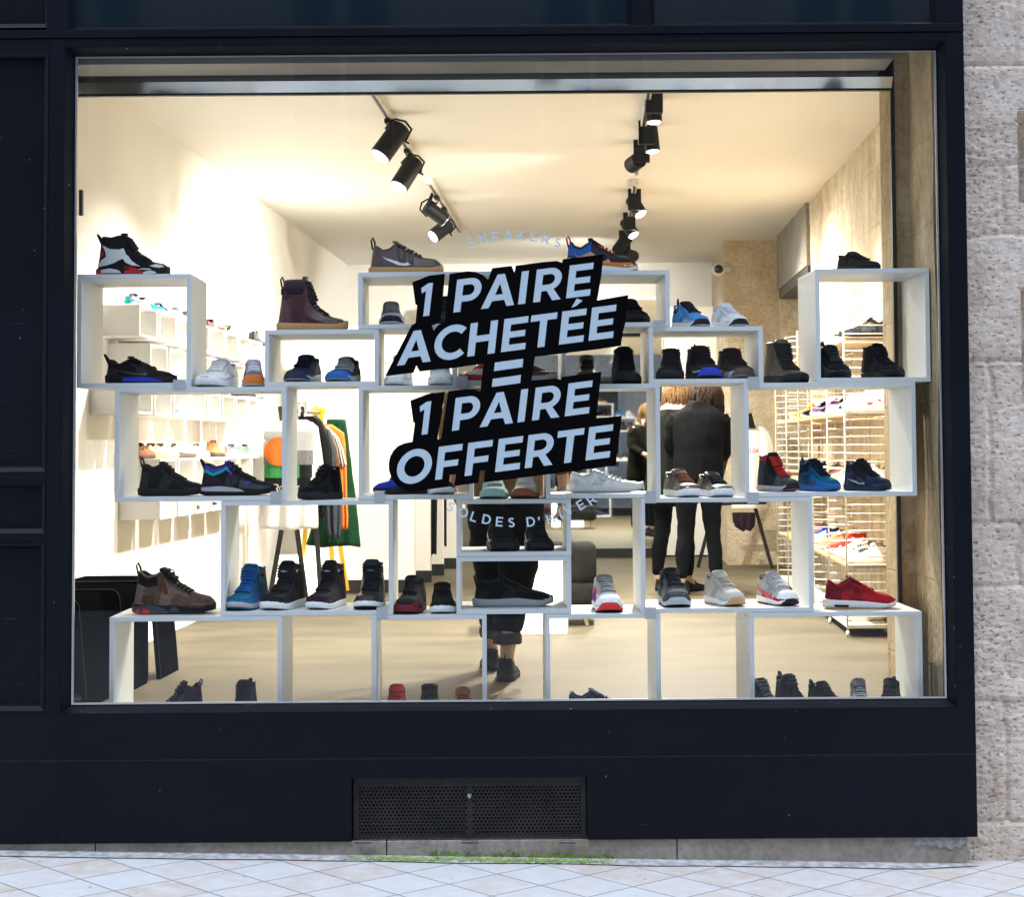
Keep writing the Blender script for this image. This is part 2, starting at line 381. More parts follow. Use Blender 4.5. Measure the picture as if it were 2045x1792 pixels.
for i in range(4):
    f = MB(); a, c = xs[i]+.002, xs[i+1]-.002; nn = 12
    rows = []
    for k in range(nn+1):
        x = a+(c-a)*k/nn; zt = BZ0-.002; jit = .004*noise.noise(Vector((x*9, 0, 1)))
        if i == 3 and k >= nn-2: zt -= .0
        rows.append((x, -.045+jit*.3, gz(x)-.03, zt))
    vs = []; fs = []
    for (x, y, z0, z1) in rows: vs += [(x, y, z0), (x, y, z1), (x, .1, z1), (x, .1, z0)]
    for k in range(nn):
        o = k*4
        for (p_, q_) in ((0,1),(1,2),(2,3),(3,0)): fs.append((o+p_, o+4+p_, o+4+q_, o+q_))
    fs += [(0,1,2,3), (nn*4+3, nn*4+2, nn*4+1, nn*4)]
    f.add(vs, fs); f.build('block', PLM, pl, bevel=.003, fixn=True)
f = MB()                                            # pale scar where the corner broke away
top = [(WY(1823+109*k/14, 1679, -.049).x, BZ0-.003) for k in range(15)]
bot = [(WY(1932-109*k/14, 1679, -.049).x, BZ0-.006-(.018+.034*math.sin(min(1, k/6)*1.57+.0)*(1-k/16))*(.7+.6*rnd.random())) for k in range(15)]
f.slab([bot+top[::1]], lambda u, v, k: (u, -.0505+.004*k+.002*noise.noise(Vector((u*60, v*60, 0))), v))
f.build('broken_mortar', mat('pale_mortar', (.3,.28,.26), .95, var=.3, scale=80, bump=.6, bscale=140), pl)

# pavement: square slabs laid diagonally, sloping down to the right
PAV = bpy.data.materials.new('pavement_slabs'); PAV.use_nodes = True
n = PAV.node_tree.nodes; l = PAV.node_tree.links; p = n['Principled BSDF']; p.inputs['Roughness'].default_value = .75
tc = n.new('ShaderNodeTexCoord')
mp = n.new('ShaderNodeMapping'); mp.inputs['Rotation'].default_value = (0, 0, R(45)); mp.inputs['Location'].default_value = (.06, .0, 0); l.new(tc.outputs['Object'], mp.inputs[0])
br = n.new('ShaderNodeTexBrick'); br.offset = 0; br.inputs['Scale'].default_value = 1.0
br.inputs['Brick Width'].default_value = .226; br.inputs['Row Height'].default_value = .226; br.inputs['Mortar Size'].default_value = .004; br.inputs['Mortar Smooth'].default_value = .4
br.inputs['Color1'].default_value = (.60,.50,.42,1); br.inputs['Color2'].default_value = (.64,.62,.62,1); br.inputs['Mortar'].default_value = (.23,.225,.23,1)
l.new(mp.outputs[0], br.inputs[0])
a = n.new('ShaderNodeTexNoise'); a.inputs['Scale'].default_value = 11; a.inputs['Detail'].default_value = 9; a.inputs['Roughness'].default_value = .7; l.new(tc.outputs['Object'], a.inputs[0])
ar = n.new('ShaderNodeValToRGB'); ar.color_ramp.elements[0].position = .42; ar.color_ramp.elements[1].position = .62
ar.color_ramp.elements[0].color = (0,0,0,1); ar.color_ramp.elements[1].color = (.8,.8,.8,1)
l.new(a.outputs[0], ar.inputs[0])
mx = n.new('ShaderNodeMix'); mx.data_type = 'RGBA'; mx.inputs[7].default_value = (.68,.67,.68,1)
mm = n.new('ShaderNodeMath'); mm.operation = 'MULTIPLY'; iv = n.new('ShaderNodeMath'); iv.operation = 'SUBTRACT'; iv.inputs[0].default_value = 1
l.new(br.outputs[1], iv.inputs[1]); l.new(iv.outputs[0], mm.inputs[0]); l.new(ar.outputs[0], mm.inputs[1]); l.new(mm.outputs[0], mx.inputs[0]); l.new(br.outputs[0], mx.inputs[6])
d = n.new('ShaderNodeTexNoise'); d.inputs['Scale'].default_value = 26; d.inputs['Detail'].default_value = 2; l.new(tc.outputs['Object'], d.inputs[0])
dr = n.new('ShaderNodeValToRGB'); dr.color_ramp.elements[0].position = .74; dr.color_ramp.elements[1].position = .78; l.new(d.outputs[0], dr.inputs[0])
m2 = n.new('ShaderNodeMix'); m2.data_type = 'RGBA'; m2.inputs[7].default_value = (.16,.17,.2,1); l.new(dr.outputs[0], m2.inputs[0]); l.new(mx.outputs[2], m2.inputs[6])
l.new(m2.outputs[2], p.inputs['Base Color'])
b = n.new('ShaderNodeBump'); b.inputs['Strength'].default_value = .5; b.inputs['Distance'].default_value = .004; b.invert = True
l.new(br.outputs[1], b.inputs['Height']); b2 = n.new('ShaderNodeBump'); b2.inputs['Strength'].default_value = .2; b2.inputs['Distance'].default_value = .004
l.new(a.outputs[0], b2.inputs['Height']); l.new(b.outputs[0], b2.inputs['Normal']); l.new(b2.outputs[0], p.inputs['Normal'])
f = MB(); f.quad((-14, -9.6, gz(-14)), (14, -9.6, gz(14)), (14, .3, gz(14)), (-14, .3, gz(-14)))
struct(f.build('pavement', PAV, origin=(0,0,0)))
# cement fillet along the wall, and moss on it
f = MB(); nn = 60
for k in range(nn):
    xa, xb = FLX+(xs[4]+.04-FLX)*k/nn, FLX+(xs[4]+.04-FLX)*(k+1)/nn
    wa, wb = [(.075+.022*noise.noise(Vector((x*3, 5, 0))))*min(1, .1+(xs[4]+.05-x)*4) for x in (xa, xb)]
    f.quad((xa, -.045-wa, gz(xa)+.004), (xb, -.045-wb, gz(xb)+.004), (xb, -.044, gz(xb)+.009), (xa, -.044, gz(xa)+.009))
struct(f.build('kerb_strip', mat('cement', (.44,.43,.42), .95, var=.4, scale=30, bump=.6, bscale=90)))
f = MB()
mx0, mx1 = WY(690, 1718, -.05).x, WY(1240, 1725, -.05).x
for k in range(5200):
    u = rnd.random(); x = mx0+(mx1-mx0)*u
    den = max(0, math.sin(math.pi*min(1, max(0, u)))**.5 * (.75+.5*noise.noise(Vector((x*5, 2, 0)))))
    if rnd.random() > den: continue
    y = -.046-abs(rnd.gauss(0, .026)); h = .0008+.0022*rnd.random()
    if y < -.13: continue
    r = .003+.006*rnd.random(); z = gz(x)+.0065
    t = rnd.random()*6
    f.add([(x+r*math.cos(t+a), y+r*math.sin(t+a), z) for a in (0, 2.1, 4.2)]+[(x, y, z+h)], [(0,1,3),(1,2,3),(2,0,3)])
for k in range(260):
    x = mx0+(mx1-mx0)*(.3+.7*rnd.random()); z = gz(x)+.008+abs(rnd.gauss(0, .009)); r = .003+.004*rnd.random()
    f.add([(x-r, -.0475, z-r*.6), (x+r, -.0475, z-r*.6), (x, -.049, z+r)], [(0,1,2)])
MOSS = mat('moss', (.21,.33,.05), .95, var=.5, scale=40)
stuff(f.build('moss', MOSS))

# limestone wall right of the shop front: displaced grid with courses, pits and a window recess
SW = stone_mat('limestone', (.58,.475,.39), (.80,.69,.59), 4.5, .8)
def limestone():
    x0, x1, y0 = FRX-.05, FRX+5, .045
    z0, z1 = gz(2)-.05, TOPZ
    joints = [pz(1980, y, .045) for y in (1860, 1642, 1400, 1170, 1045, 720, 470, 330, 130, -60, -260)]
    vj = {}
    st = .0055
    xsn = [x0+i*st for i in range(int(.36/st)+1)]
    while xsn[-1] < x1: xsn.append(xsn[-1]+(.03 if xsn[-1] < FRX+1.2 else .09))
    nz = int((z1-z0)/st)
    nich = [(pz(2040, 405, .05), pz(2040, 222, .05), WY(2034, 300, .045).x), (pz(2043, 800, .05), pz(2043, 575, .05), WY(2041, 700, .045).x)]
    vs = []; fs = []
    import bisect
    jl = sorted(joints)
    for j in range(nz+1):
        z = z0+j*(z1-z0)/nz
        for x in xsn:
            wob = .008*noise.noise(Vector((x*6, z*2, 3)))
            c = bisect.bisect(jl, z+wob)
            dj = min(abs(z+wob-q) for q in jl)
            vx = FRX + (.07+.27*((c*0.618) % 1)) + .02*noise.noise(Vector((z*9, c, 1)))
            dv = abs(x-vx)
            if c in (0, 1): dv = 1
            d = 0
            if c > 0:
                rough = min(1, max(0, .5+.9*noise.noise(Vector((x*2.5, z*2.5, c*7.7)))))**1.5
                d += .006*noise.noise(Vector((x*6, z*9, c*3.1))) + (.0015+.003*rough)*noise.noise(Vector((x*20, z*62, c))) + (.001+.0015*rough)*noise.noise(Vector((x*65, z*110, 2)))
                pit_ = noise.noise(Vector((x*60, z*95, c*5)))
                if pit_ > .42-.2*rough: d -= .007*min(1, (pit_-.38+.2*rough)*5)
                d += .006*noise.noise(Vector((c*9.3, 4, 4)))
                for dd in (dj, dv):
                    if dd < .016: d -= .016*(1-dd/.016)*(.55+.45*abs(noise.noise(Vector((x*9, z*9, 8)))))
            else: d += .010+.0015*noise.noise(Vector((x*10, z*10, 1)))
            y = y0-d
            for (na, nb, nx) in nich:
                if x > nx+.004*noise.noise(Vector((z*30, 0, 0))) and x < nx+.55 and na < z < nb: y += .16
            vs.append((x, y, z))
    m_ = len(xsn)
    for j in range(nz):
        for i in range(m_-1): fs.append((j*m_+i, j*m_+i+1, (j+1)*m_+i+1, (j+1)*m_+i))
    return MB().add(vs, fs)
o = limestone().build('stone_wall', SW, smooth=False); tag(o, 'rough pitted pale limestone wall beside the navy shop front', 'wall')

# the building across the street, which the panes reflect
ob = thing('building', 'pale stone town house across the street, facing the shop front', 'building', (0, -11, gz(0)))
f = MB(); OB = stone_mat('facing_stone', (.22,.19,.16), (.34,.30,.26), 1.2, .3)
wins = [(-7.5+2.5*i, z) for i in range(7) for z in (1.0, 4.4, 7.6)]
xs_ = [-14]+[v for i in range(7) for v in (-7.5+2.5*i-.55, -7.5+2.5*i+.55)]+[14]
for i in range(0, len(xs_), 2): f.box(xs_[i], -11.6, -1, xs_[i+1], -11, 11.5)
zz = [-1]+[v for z in (1.0, 4.4, 7.6) for v in (z, z+2.1)]+[11.5]
for i in range(1, len(xs_)-1, 2):
    for k in range(0, len(zz), 2): f.box(xs_[i], -11.6, zz[k], xs_[i+1], -11, zz[k+1])
f.build('wall', OB, ob)
WF = mat('window_paint', (.5,.5,.48), .5)
for (x, z) in wins:
    g = MB()
    for q in ((x-.55, z, x-.49, z+2.1), (x+.49, z, x+.55, z+2.1), (x-.03, z, x+.03, z+2.1), (x-.49, z+2.04, x-.03, z+2.1), (x+.03, z+2.04, x+.49, z+2.1), (x-.49, z, x-.03, z+.08), (x+.03, z, x+.49, z+.08)): g.box(q[0], -11.3, q[1], q[2], -11.24, q[3])
    wo = g.build('window', WF, ob); g = MB(); g.quad((x-.5, -11.28, z), (x+.5, -11.28, z), (x+.5, -11.28, z+2.1), (x-.5, -11.28, z+2.1)); g.build('pane', UG, wo)

f = MB(); f.box(FLX-5, .0, gz(FLX)-.1, FLX-.003, .09, TOPZ)
tag(f.build('stone_wall', stone_mat('limestone_smooth', (.50,.41,.34), (.68,.58,.50), 6, .6, courses='XZ')), 'pale limestone wall left of the panelled navy door leaf', 'wall')
# ---------------------------------------------------------------- the shop interior
WHITE = mat('white_plaster', (.80,.785,.75), .8, var=.015, scale=3)
CEILM = mat('ceiling_paint', (.80,.78,.735), .85, var=.01, scale=2)
FLM = bpy.data.materials.new('polished_concrete'); FLM.use_nodes = True
n = FLM.node_tree.nodes; l = FLM.node_tree.links; p = n['Principled BSDF']
tc = n.new('ShaderNodeTexCoord'); mp = n.new('ShaderNodeMapping'); mp.inputs['Scale'].default_value = (.8, 1.9, 1); l.new(tc.outputs['Object'], mp.inputs[0])
a = n.new('ShaderNodeTexNoise'); a.inputs['Scale'].default_value = 1.7; a.inputs['Detail'].default_value = 9; a.inputs['Roughness'].default_value = .6; l.new(mp.outputs[0], a.inputs[0])
rp = n.new('ShaderNodeValToRGB'); e = rp.color_ramp.elements; e[0].position = .38; e[1].position = .62; e[0].color = (.068,.054,.029,1); e[1].color = (.106,.087,.050,1)
l.new(a.outputs[0], rp.inputs[0]); l.new(rp.outputs[0], p.inputs['Base Color'])
rr = n.new('ShaderNodeMapRange'); rr.inputs[3].default_value = .5; rr.inputs[4].default_value = .75; p.inputs['Specular IOR Level'].default_value = .22; l.new(a.outputs[0], rr.inputs[0]); l.new(rr.outputs[0], p.inputs['Roughness'])
YE = 11.62
f = MB(); f.box(XL-.6, .10, FLOOR-.1, XR+.7, YE+.4, FLOOR); struct(f.build('floor', FLM))
f = MB(); f.box(XL-.6, .385, CEIL, XR+1.2, YE+.4, CEIL+.1); struct(f.build('ceiling', CEILM))
f = MB(); f.box(XL-.12, .02, FLOOR-.05, XL, YE+.2, CEIL+.05)
tag(f.build('wall', WHITE), 'white plaster side wall carrying the little white shoe boxes', 'wall')
ISTONE = stone_mat('warm_interior_stone', (.42,.34,.22), (.76,.68,.54), 4.5, .9, streak=True, courses='YZ')
PSTONE = stone_mat('warm_pier_stone', (.52,.43,.29), (.76,.67,.52), 4.5, .7, courses='XZ')
def rough_panel(y0, y1, z0, z1, x, dy=.05, amp=.012, sgn=-1):      # stone face on plane X = x
    vs = []; fs = []; ny = max(2, int((y1-y0)/dy)); nz = max(2, int((z1-z0)/dy))
    for j in range(nz+1):
        for i in range(ny+1):
            y = y0+(y1-y0)*i/ny; z = z0+(z1-z0)*j/nz
            d = amp*(noise.noise(Vector((y*2.1, z*.9, x*5)))+.6*noise.noise(Vector((y*7, z*3, x*5+2))))
            vs.append((x+sgn*d, y, z))
    for j in range(nz):
        for i in range(ny):
            a_ = j*(ny+1)+i; fs.append((a_, a_+1, a_+ny+2, a_+ny+1))
    return vs, fs
# right side wall with a doorway recess
rw_ = thing('wall', 'warm rough stone side wall with a dark recess behind the wire shoe shelves', 'wall', (XR, 5, FLOOR))
ya, yb = 14.0-6.88, 16.2-6.88
f = MB(); f.add(*rough_panel(.89, ya, FLOOR-.05, CEIL+.02, XR)); f.add(*rough_panel(yb, YE, FLOOR-.05, CEIL+.02, XR))
f.quad((XR+.0, ya, FLOOR), (XR+.55, ya, FLOOR), (XR+.55, ya, CEIL), (XR+.0, ya, CEIL)); f.quad((XR, yb, FLOOR), (XR+.55, yb, FLOOR), (XR+.55, yb, CEIL), (XR, yb, CEIL))
f.quad((XR+.55, ya, FLOOR), (XR+.55, yb, FLOOR), (XR+.55, yb, CEIL), (XR+.55, ya, CEIL))
f.build('stone_face', ISTONE, rw_, smooth=True)
CONC = stone_mat('grey_concrete', (.20,.19,.165), (.33,.31,.27), 4, .3, streak=True)
f = MB(); f.box(XR-.03, ya-.02, 2.88, XR+.5, yb+.02, CEIL-.002); f.build('lintel', CONC, rw_)
f = MB(); f.box(XR-.02, ya-.01, 2.80, XR+.5, yb+.01, 2.879); f.build('steel_beam', BLACKM, rw_)
# stone jamb of the shop window, on the right
f = MB(); f.add(*rough_panel(.02, .53, FLOOR-.1, CEIL+.02, 1.285, .03, .010)); vs, fs = rough_panel(WY(1792, 700, .54).x, 1.30, FLOOR-.1, CEIL+.02, 0, .03, .006); f.add([(y, .537+x, z) for x, y, z in vs], fs); f.box(WY(1790, 700, .55).x, .555, FLOOR, XR+.02, .89, CEIL-.001)
JST = stone_mat('jamb_stone', (.36,.26,.13), (.60,.48,.30), 4.5, .8, streak=True, courses='YZ')
jb = f.build('stone_jamb', JST, smooth=False); tag(jb, 'tall rough stone jamb just inside the right edge of the shop window', 'stone jamb')
f = MB(); q0 = WY(1786, 700, .53).x; q1 = WY(1794, 700, .53).x
f.box(q0, .528, FLOOR+.002, q1, .56, CEIL); o = f.build('edge_trim', BLACKM); tag(o, 'thin black vertical metal edge strip beside the stone window jamb', 'trim strip')
f = MB(); f.box(WY(1779, 700, 1.2).x, 1.2, FLOOR+.002, WY(1786.5, 700, 1.2).x+.03, 1.24, CEIL-.002); o = f.build('corner_post', mat('cream_paint', (.55,.5,.4), .6)); tag(o, 'slim cream post standing between the wire shelves and the black edge strip', 'post')
# shutter box over the window
sb = thing('shutter_box', 'long shutter box across the inside top of the display window', 'shutter box', (-.35, .2, 2.92))
GREYP = mat('grey_panel', (.13,.13,.125), .5, .0, var=.05)
xl, xr, xg = -2.45, WY(1785, 140, .02).x, WY(1783.5, 160, .36).x
f = MB(); f.box(xl, .021, 2.966, xr, .235, CEIL+.05); f.build('soffit', GREYP, sb)
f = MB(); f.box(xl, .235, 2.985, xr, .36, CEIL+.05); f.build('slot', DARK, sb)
f = MB(); f.slab([[(.362, 2.9665), (.40, 2.9265), (.42, 2.9265), (.42, 3.2), (.362, 3.2)]], lambda u, v, k: ((xl, xg)[k], u, v)); f.build('fascia', mat('polished_metal', (.86,.84,.80), .12, 1, var=.03, scale=4, bump=.12, bscale=7), sb, fixn=True)
f = MB(); f.box(xl, .398, 2.9185, xg, .422, 2.926); f.build('edge_strip', BLACKM, sb)
f = MB(); f.box(xr-.0, .03, FLOOR, xr+.008, .034, 2.966)
# far end: white back wall, stone pier, mirror on a black base
YM = 17.8-6.88
f = MB(); f.box(XL-.1, YE, FLOOR-.05, XR+.8, YE+.15, CEIL+.05); tag(f.build('wall', WHITE), 'white plaster end wall at the very back of the shop', 'wall')
pr = WY(1450, 900, 16.57-6.88).x, XR+.02
f = MB(); vs, fs = rough_panel(pr[0], pr[1], FLOOR, CEIL, 0, .05, .01); f.add([(y, 16.57-6.88+x, z) for x, y, z in vs], fs)
f.box(pr[0]+.01, 16.6-6.88, FLOOR, pr[1]-.01, YE, CEIL)
tag(f.build('stone_pier', PSTONE), 'broad warm stone pier at the back beside the hanging white shirt', 'pier')
m0, m1 = WY(905, 900, YM).x, WY(1322, 900, YM).x
mir = thing('wall_mirror', 'large wall mirror on a black base at the back of the shop', 'mirror', ((m0+m1)/2, YM, FLOOR))
MIR = bpy.data.materials.new('mirror'); MIR.use_nodes = True; _p = MIR.node_tree.nodes['Principled BSDF']
_p.inputs['Metallic'].default_value = 1; _p.inputs['Roughness'].default_value = .02; _p.inputs['Base Color'].default_value = (.78,.8,.78,1)
f = MB(); f.box(m0, YM-.01, FLOOR+.09, m1, YM+.03, 2.93); f.build('mirror_glass', MIR, mir)
f = MB(); f.box(m0, YM-.03, FLOOR, m1, YM+.03, FLOOR+.088); f.build('base', BLACKM, mir)
f = MB(); f.box(m0-.02, YM+.031, FLOOR, m1+.02, YE-.001, 2.96); f.build('casing', WHITE, mir)
# white partition fins stepping back along the left
for i, (dep, pxr, h) in enumerate(((13.7, 827, 0), (14.7, 859, 0), (15.5, 884, 0), (16.35, 912, 0))):
    y = dep-6.88; x1 = WY(pxr, 1000, y).x
    pf = thing('partition', ('wide white partition wall behind the clothes rack', 'white partition with a black skirting, next behind the wide one', 'third white partition back from the clothes rack', 'farthest white partition, nearest the mirror')[i], 'partition', (x1-.5, y, FLOOR), group='white partitions stepping back')
    f = MB(); f.box(-2.22 if i == 0 else XL, y, FLOOR+.001, x1, y+.12, 2.43); f.build('panel', WHITE, pf)
    f = MB(); f.box(-2.24 if i == 0 else XL+.001, y-.015, FLOOR+.001, x1+.012, y-.001, FLOOR+.095); f.build('skirting', BLACKM, pf)
# white door panel behind the two women, and the camera dome
f = MB(); yd = 17.9-6.88; f.box(WY(1325, 1000, yd).x, yd, FLOOR+.012, WY(1449, 1000, yd).x, yd+.03, WY(1400, 612, yd).z)
tag(f.build('white_panel', WHITE, bevel=.004), 'plain white door panel at the back behind the two women', 'panel')
cd = thing('security_camera', 'white dome security camera high on the back wall', 'security camera', WY(1435.5, 537, 9.60))
q = Vector(cd.location)
f = MB(); f.cyl(q+Vector((.0,.09,.0)), q+Vector((0,.02,0)), .062, .058, 20); f.box(q.x-.01, q.y+.055, q.z-.02, q.x+.12, q.y+.09, q.z+.02); f.build('housing', mat('white_plastic', (.75,.75,.74), .35), cd, smooth=False, bevel=.01)
f = MB()
for k in range(6):
    t0, t1 = R(15*k), R(15*(k+1)); f.cyl(q+Vector((0, .02-.06*math.sin(t0), 0)), q+Vector((0, .02-.06*math.sin(t1), 0)), .042*math.cos(t0), max(.001, .042*math.cos(t1)), 18, caps=False)
f.build('lens_dome', mat('black_gloss', (.01,.01,.012), .08, spec=.7), cd, smooth=True)
# ---------------------------------------------------------------- white shelf boxes stacked in the window
BOXM = mat('box_lacquer', (.68,.71,.705), .42, var=.03, scale=7, bump=.05, bscale=300)
ZL = [FLOOR, FLOOR+.436, FLOOR+.872, FLOOR+1.307, FLOOR+1.525, FLOOR+1.743]     # shelf levels
TB = .017
BOX = {}
def shelf_box(key, pxl, wd, lev, h, label):
    zc = ZL[lev]; x0 = WY(pxl, 894-(zc+h/2-1.5)*523.7, YB).x; x1 = x0+wd
    e = .0006; zb, zt = zc+e, zc+h-e
    f = MB(); y0, y1 = YB, YB+DB
    f.box(x0, y0, zt-TB, x1, y1, zt).box(x0, y0, zb, x1, y1, zb+TB)
    f.box(x0, y0+.0004, zb+TB, x0+TB, y1, zt-TB).box(x1-TB, y0+.0004, zb+TB, x1, y1, zt-TB)
    for v in f.v: v.x -= .0589*(v.y-YB)              # the shop's depth runs a few degrees off square to the street
    o = f.build('shelf_box', BOXM, bevel=.0012); tag(o, label, 'shelf box', 'white shelf boxes stacked in the window')
    BOX[key] = (x0, x1, zb+TB, zt)
for a in (('A', 153.5, .436, 3, .436, 'square white box at the left end with the black and blue sneaker inside'),
          ('B', 715, .654, 4, .218, 'wide flat white box on top behind the sale sticker, under the brown low sneaker'),
          ('B2', 1110, .436, 4, .218, 'flat white box on top under the blue and orange sneaker'),
          ('C', 528.5, .436, 3, .218, 'flat white box under the tall maroon boot'),
          ('F', 903, .436, 3, .218, 'flat white box behind the equals sign of the sale sticker'),
          ('D', 1296, .436, 3, .218, 'flat white box holding a black, a blue and a brown sneaker'),
          ('H', 1629.4, .436, 3, .436, 'square white box at the right end with one black sneaker on its roof'),
          ('I', 229, .654, 2, .436, 'wide white box holding two dark side-on sneakers before the small shoe boxes'),
          ('J', 716, .436, 2, .436, 'square white box left of centre, mostly behind the word OFFERTE'),
          ('K', 1090, .436, 2, .436, 'square white box holding the white court sneaker'),
          ('M', 1487, .654, 2, .436, 'wide white box holding a grey, a blue and a navy sneaker'),
          ('N', 441, .654, 1, .436, 'wide white box holding four high-tops in a row'),
          ('P1', 911.5, .436, 1, .218, 'flat white box holding the grey-soled black slip-on'),
          ('P2', 911.5, .436, 1.5, .218, 'flat white box holding two black sneakers under the winter sale lettering'),
          ('R', 1280, .654, 1, .436, 'wide white box holding the grey, cream and red-white runners'),
          ('S', 218, .654, 0, .436, 'wide white box on the floor under the brown hiking shoe'),
          ('T', 742, .436, 0, .436, 'square white box on the floor with three shoe tops inside'),
          ('U', 1090, .436, 0, .436, 'square white box on the floor with one navy shoe inside'),
          ('V', 1498, .654, 0, .436, 'wide white box on the floor under the red sneaker')):
    if a[3] == 1.5:
        ZL.append(ZL[1]+.218); a = a[:3]+(6,)+a[4:]
    shelf_box(*a)
CLIPM = mat('clip_grey', (.50,.53,.55), .45, .2, var=.03)
for (x0, x1, y0, y1, lb) in ((346,371,759,778,'small grey clip under the square box at the left end'), (540,562,983,1005,'small grey clip between the two dark side-on sneakers box and the high-tops box'),
        (747,768,982,1004,'small grey clip left of centre over the high-tops box'), (752,774,1215,1236,'small grey clip at the foot of the high-tops box'),
        (1289,1310,982,1005,'small grey clip under the white court sneaker box'), (1288,1310,1214,1236,'small grey clip at the foot of the box with three runners'),
        (1493,1515,984,1006,'small grey clip under the left corner of the box with the blue sneaker'), (1494,1516,753,776,'small grey clip under the box with the brown sneaker'),
        (912,934,752,775,'small grey clip beside the equals sign of the sale sticker'), (1305,1328,640,659,'small grey clip under the blue and orange sneaker box')):
    a = WY(x0, y1, YB); c = WY(x1, y0, YB)
    f = MB(); f.box(a.x, YB-.003, a.z, c.x, YB-.0008, c.z)
    f.box(a.x, YB-.0008, c.z, c.x, YB+.05, c.z+.0015).box(a.x, YB-.0008, a.z-.0015, c.x, YB+.05, a.z)
    tag(f.build('shelf_clip', CLIPM), lb, 'clip', 'grey clips joining the shelf boxes')
# ---------------------------------------------------------------- vinyl lettering on the outside of the glass
VBL = mat('black_vinyl', (.0018,.0018,.0022), .6, var=0, spec=.04)
VWH = mat('white_vinyl', (.46,.56,.63), .5, spec=.2, var=.03, scale=40)
def arc(cx, cy, rx, ry, a0, a1, k=14): return [(cx+rx*math.cos(R(a0+(a1-a0)*i/k)), cy+ry*math.sin(R(a0+(a1-a0)*i/k))) for i in range(k+1)]
def stroke(pts, w):
    L_, R_ = [], []
    for i, p in enumerate(pts):
        a = pts[max(0, i-1)]; c = pts[min(len(pts)-1, i+1)]; dx, dy = c[0]-a[0], c[1]-a[1]; q = math.hypot(dx, dy) or 1
        L_.append((p[0]-dy/q*w/2, p[1]+dx/q*w/2)); R_.append((p[0]+dy/q*w/2, p[1]-dx/q*w/2))
    return L_+R_[::-1]
s = .2
def glyphs(s):
    G = {}
    E_ = lambda w: [[(0,0),(w,0),(w,s*.95),(s*1.05,s*.95),(s*1.05,.5-s*.45),(w*.93,.5-s*.45),(w*.93,.5+s*.45),(s*1.05,.5+s*.45),(s*1.05,1-s*.95),(w,1-s*.95),(w,1),(0,1)]]
    G['E'] = (.72, E_(.72))
    G['F'] = (.74, [[(0,0),(s*1.05,0),(s*1.05,.36),(.66,.36),(.66,.36+s*.9),(s*1.05,.36+s*.9),(s*1.05,1-s*.95),(.74,1-s*.95),(.74,1),(0,1)]])
    G['I'] = (s*1.08, [[(0,0),(s*1.08,0),(s*1.08,1),(0,1)]])
    G['L'] = (.66, [[(0,0),(.66,0),(.66,s*.95),(s*1.05,s*.95),(s*1.05,1),(0,1)]])
    G['H'] = (.82, [[(0,0),(s*1.05,0),(s*1.05,.5-s*.47),(.82-s*1.05,.5-s*.47),(.82-s*1.05,0),(.82,0),(.82,1),(.82-s*1.05,1),(.82-s*1.05,.5+s*.47),(s*1.05,.5+s*.47),(s*1.05,1),(0,1)]])
    G['T'] = (.8, [[(.4-s*.53,0),(.4+s*.53,0),(.4+s*.53,1-s*.95),(.8,1-s*.95),(.8,1),(0,1),(0,1-s*.95),(.4-s*.53,1-s*.95)]])
    G['N'] = (.86, [[(0,0),(s,0),(s,.68),(.86-s*1.05,0),(.86,0),(.86,1),(.86-s,1),(.86-s,.34),(s*1.05,1),(0,1)]])
    G['K'] = (.86, [[(0,0),(s,0),(s,.27),(.33,.41),(.62,0),(.88,0),(.47,.56),(.86,1),(.6,1),(s,.54),(s,1),(0,1)]])
    G['V'] = (.94, [[(.37,0),(.57,0),(.94,1),(.94-s*1.15,1),(.47,.27),(s*1.15,1),(0,1)]])
    w = .99
    G['A'] = (w, [[(0,0),(s*1.12,0),(s*1.12+.085,.2),(w-s*1.12-.085,.2),(w-s*1.12,0),(w,0),(w/2+s*.52,1),(w/2-s*.52,1)], [(.38,.38),(w-.38,.38),(w/2,.72)]])
    P = [(0,0),(s*1.05,0),(s*1.05,.3),(.42,.3)]+arc(.43,.65,.36,.35,-90,90)[0:]+[(0,1)]
    G['P'] = (.79, [P, [(s*1.05,.3+s*.92),(.42,.3+s*.92)]+arc(.42,.65,.36-s,.35-s*.92,-90,90)+[(s*1.05,1-s*.92)]])
    Rr = [(0,0),(s*1.05,0),(s*1.05,.31),(.38,.31),(.58,0),(.84,0),(.58,.35)]+arc(.43,.66,.37,.34,-55,90)+[(0,1)]
    G['R'] = (.84, [Rr, [(s*1.05,.31+s*.92),(.43,.31+s*.92)]+arc(.43,.66,.37-s*1.02,.34-s*.9,-90,90)[1:]+[(s*1.05,1-s*.92)]])
    G['D'] = (.88, [[(0,0),(.38,0)]+arc(.38,.5,.5,.5,-90,90)+[(0,1)], [(s*1.05,s*.95),(.38,s*.95)]+arc(.38,.5,.5-s*1.05,.5-s*.95,-90,90)+[(s*1.05,1-s*.95)]])
    G['O'] = (1.04, [arc(.52,.5,.53,.525,0,360,40)[:-1], arc(.52,.5,.53-s*1.1,.525-s*1.05,0,360,32)[:-1]])
    G['C'] = (.88, [stroke(arc(.5,.5,.42,.425,45,315,30), s*1.02)])
    sp = arc(.36,.735,.245,.175,35,270,16)+arc(.36,.285,.27,.195,90,-150,16)[1:]
    G['S'] = (.7, [stroke(sp, s*.95)])
    G['1'] = (.5, [[(s*.95,0),(s*.95+s*1.1,0),(s*.95+s*1.1,1),(s*1.2,1),(0,.88),(.04,.71),(s*.95,.775)]])
    G["'"] = (.24, [[(.0,.70),(.1,.64),(.2,.8),(.22,1),(.02,1),(.0,.82),(.09,.8)]])
    return G
GB, GT_ = glyphs(.205), glyphs(.17)
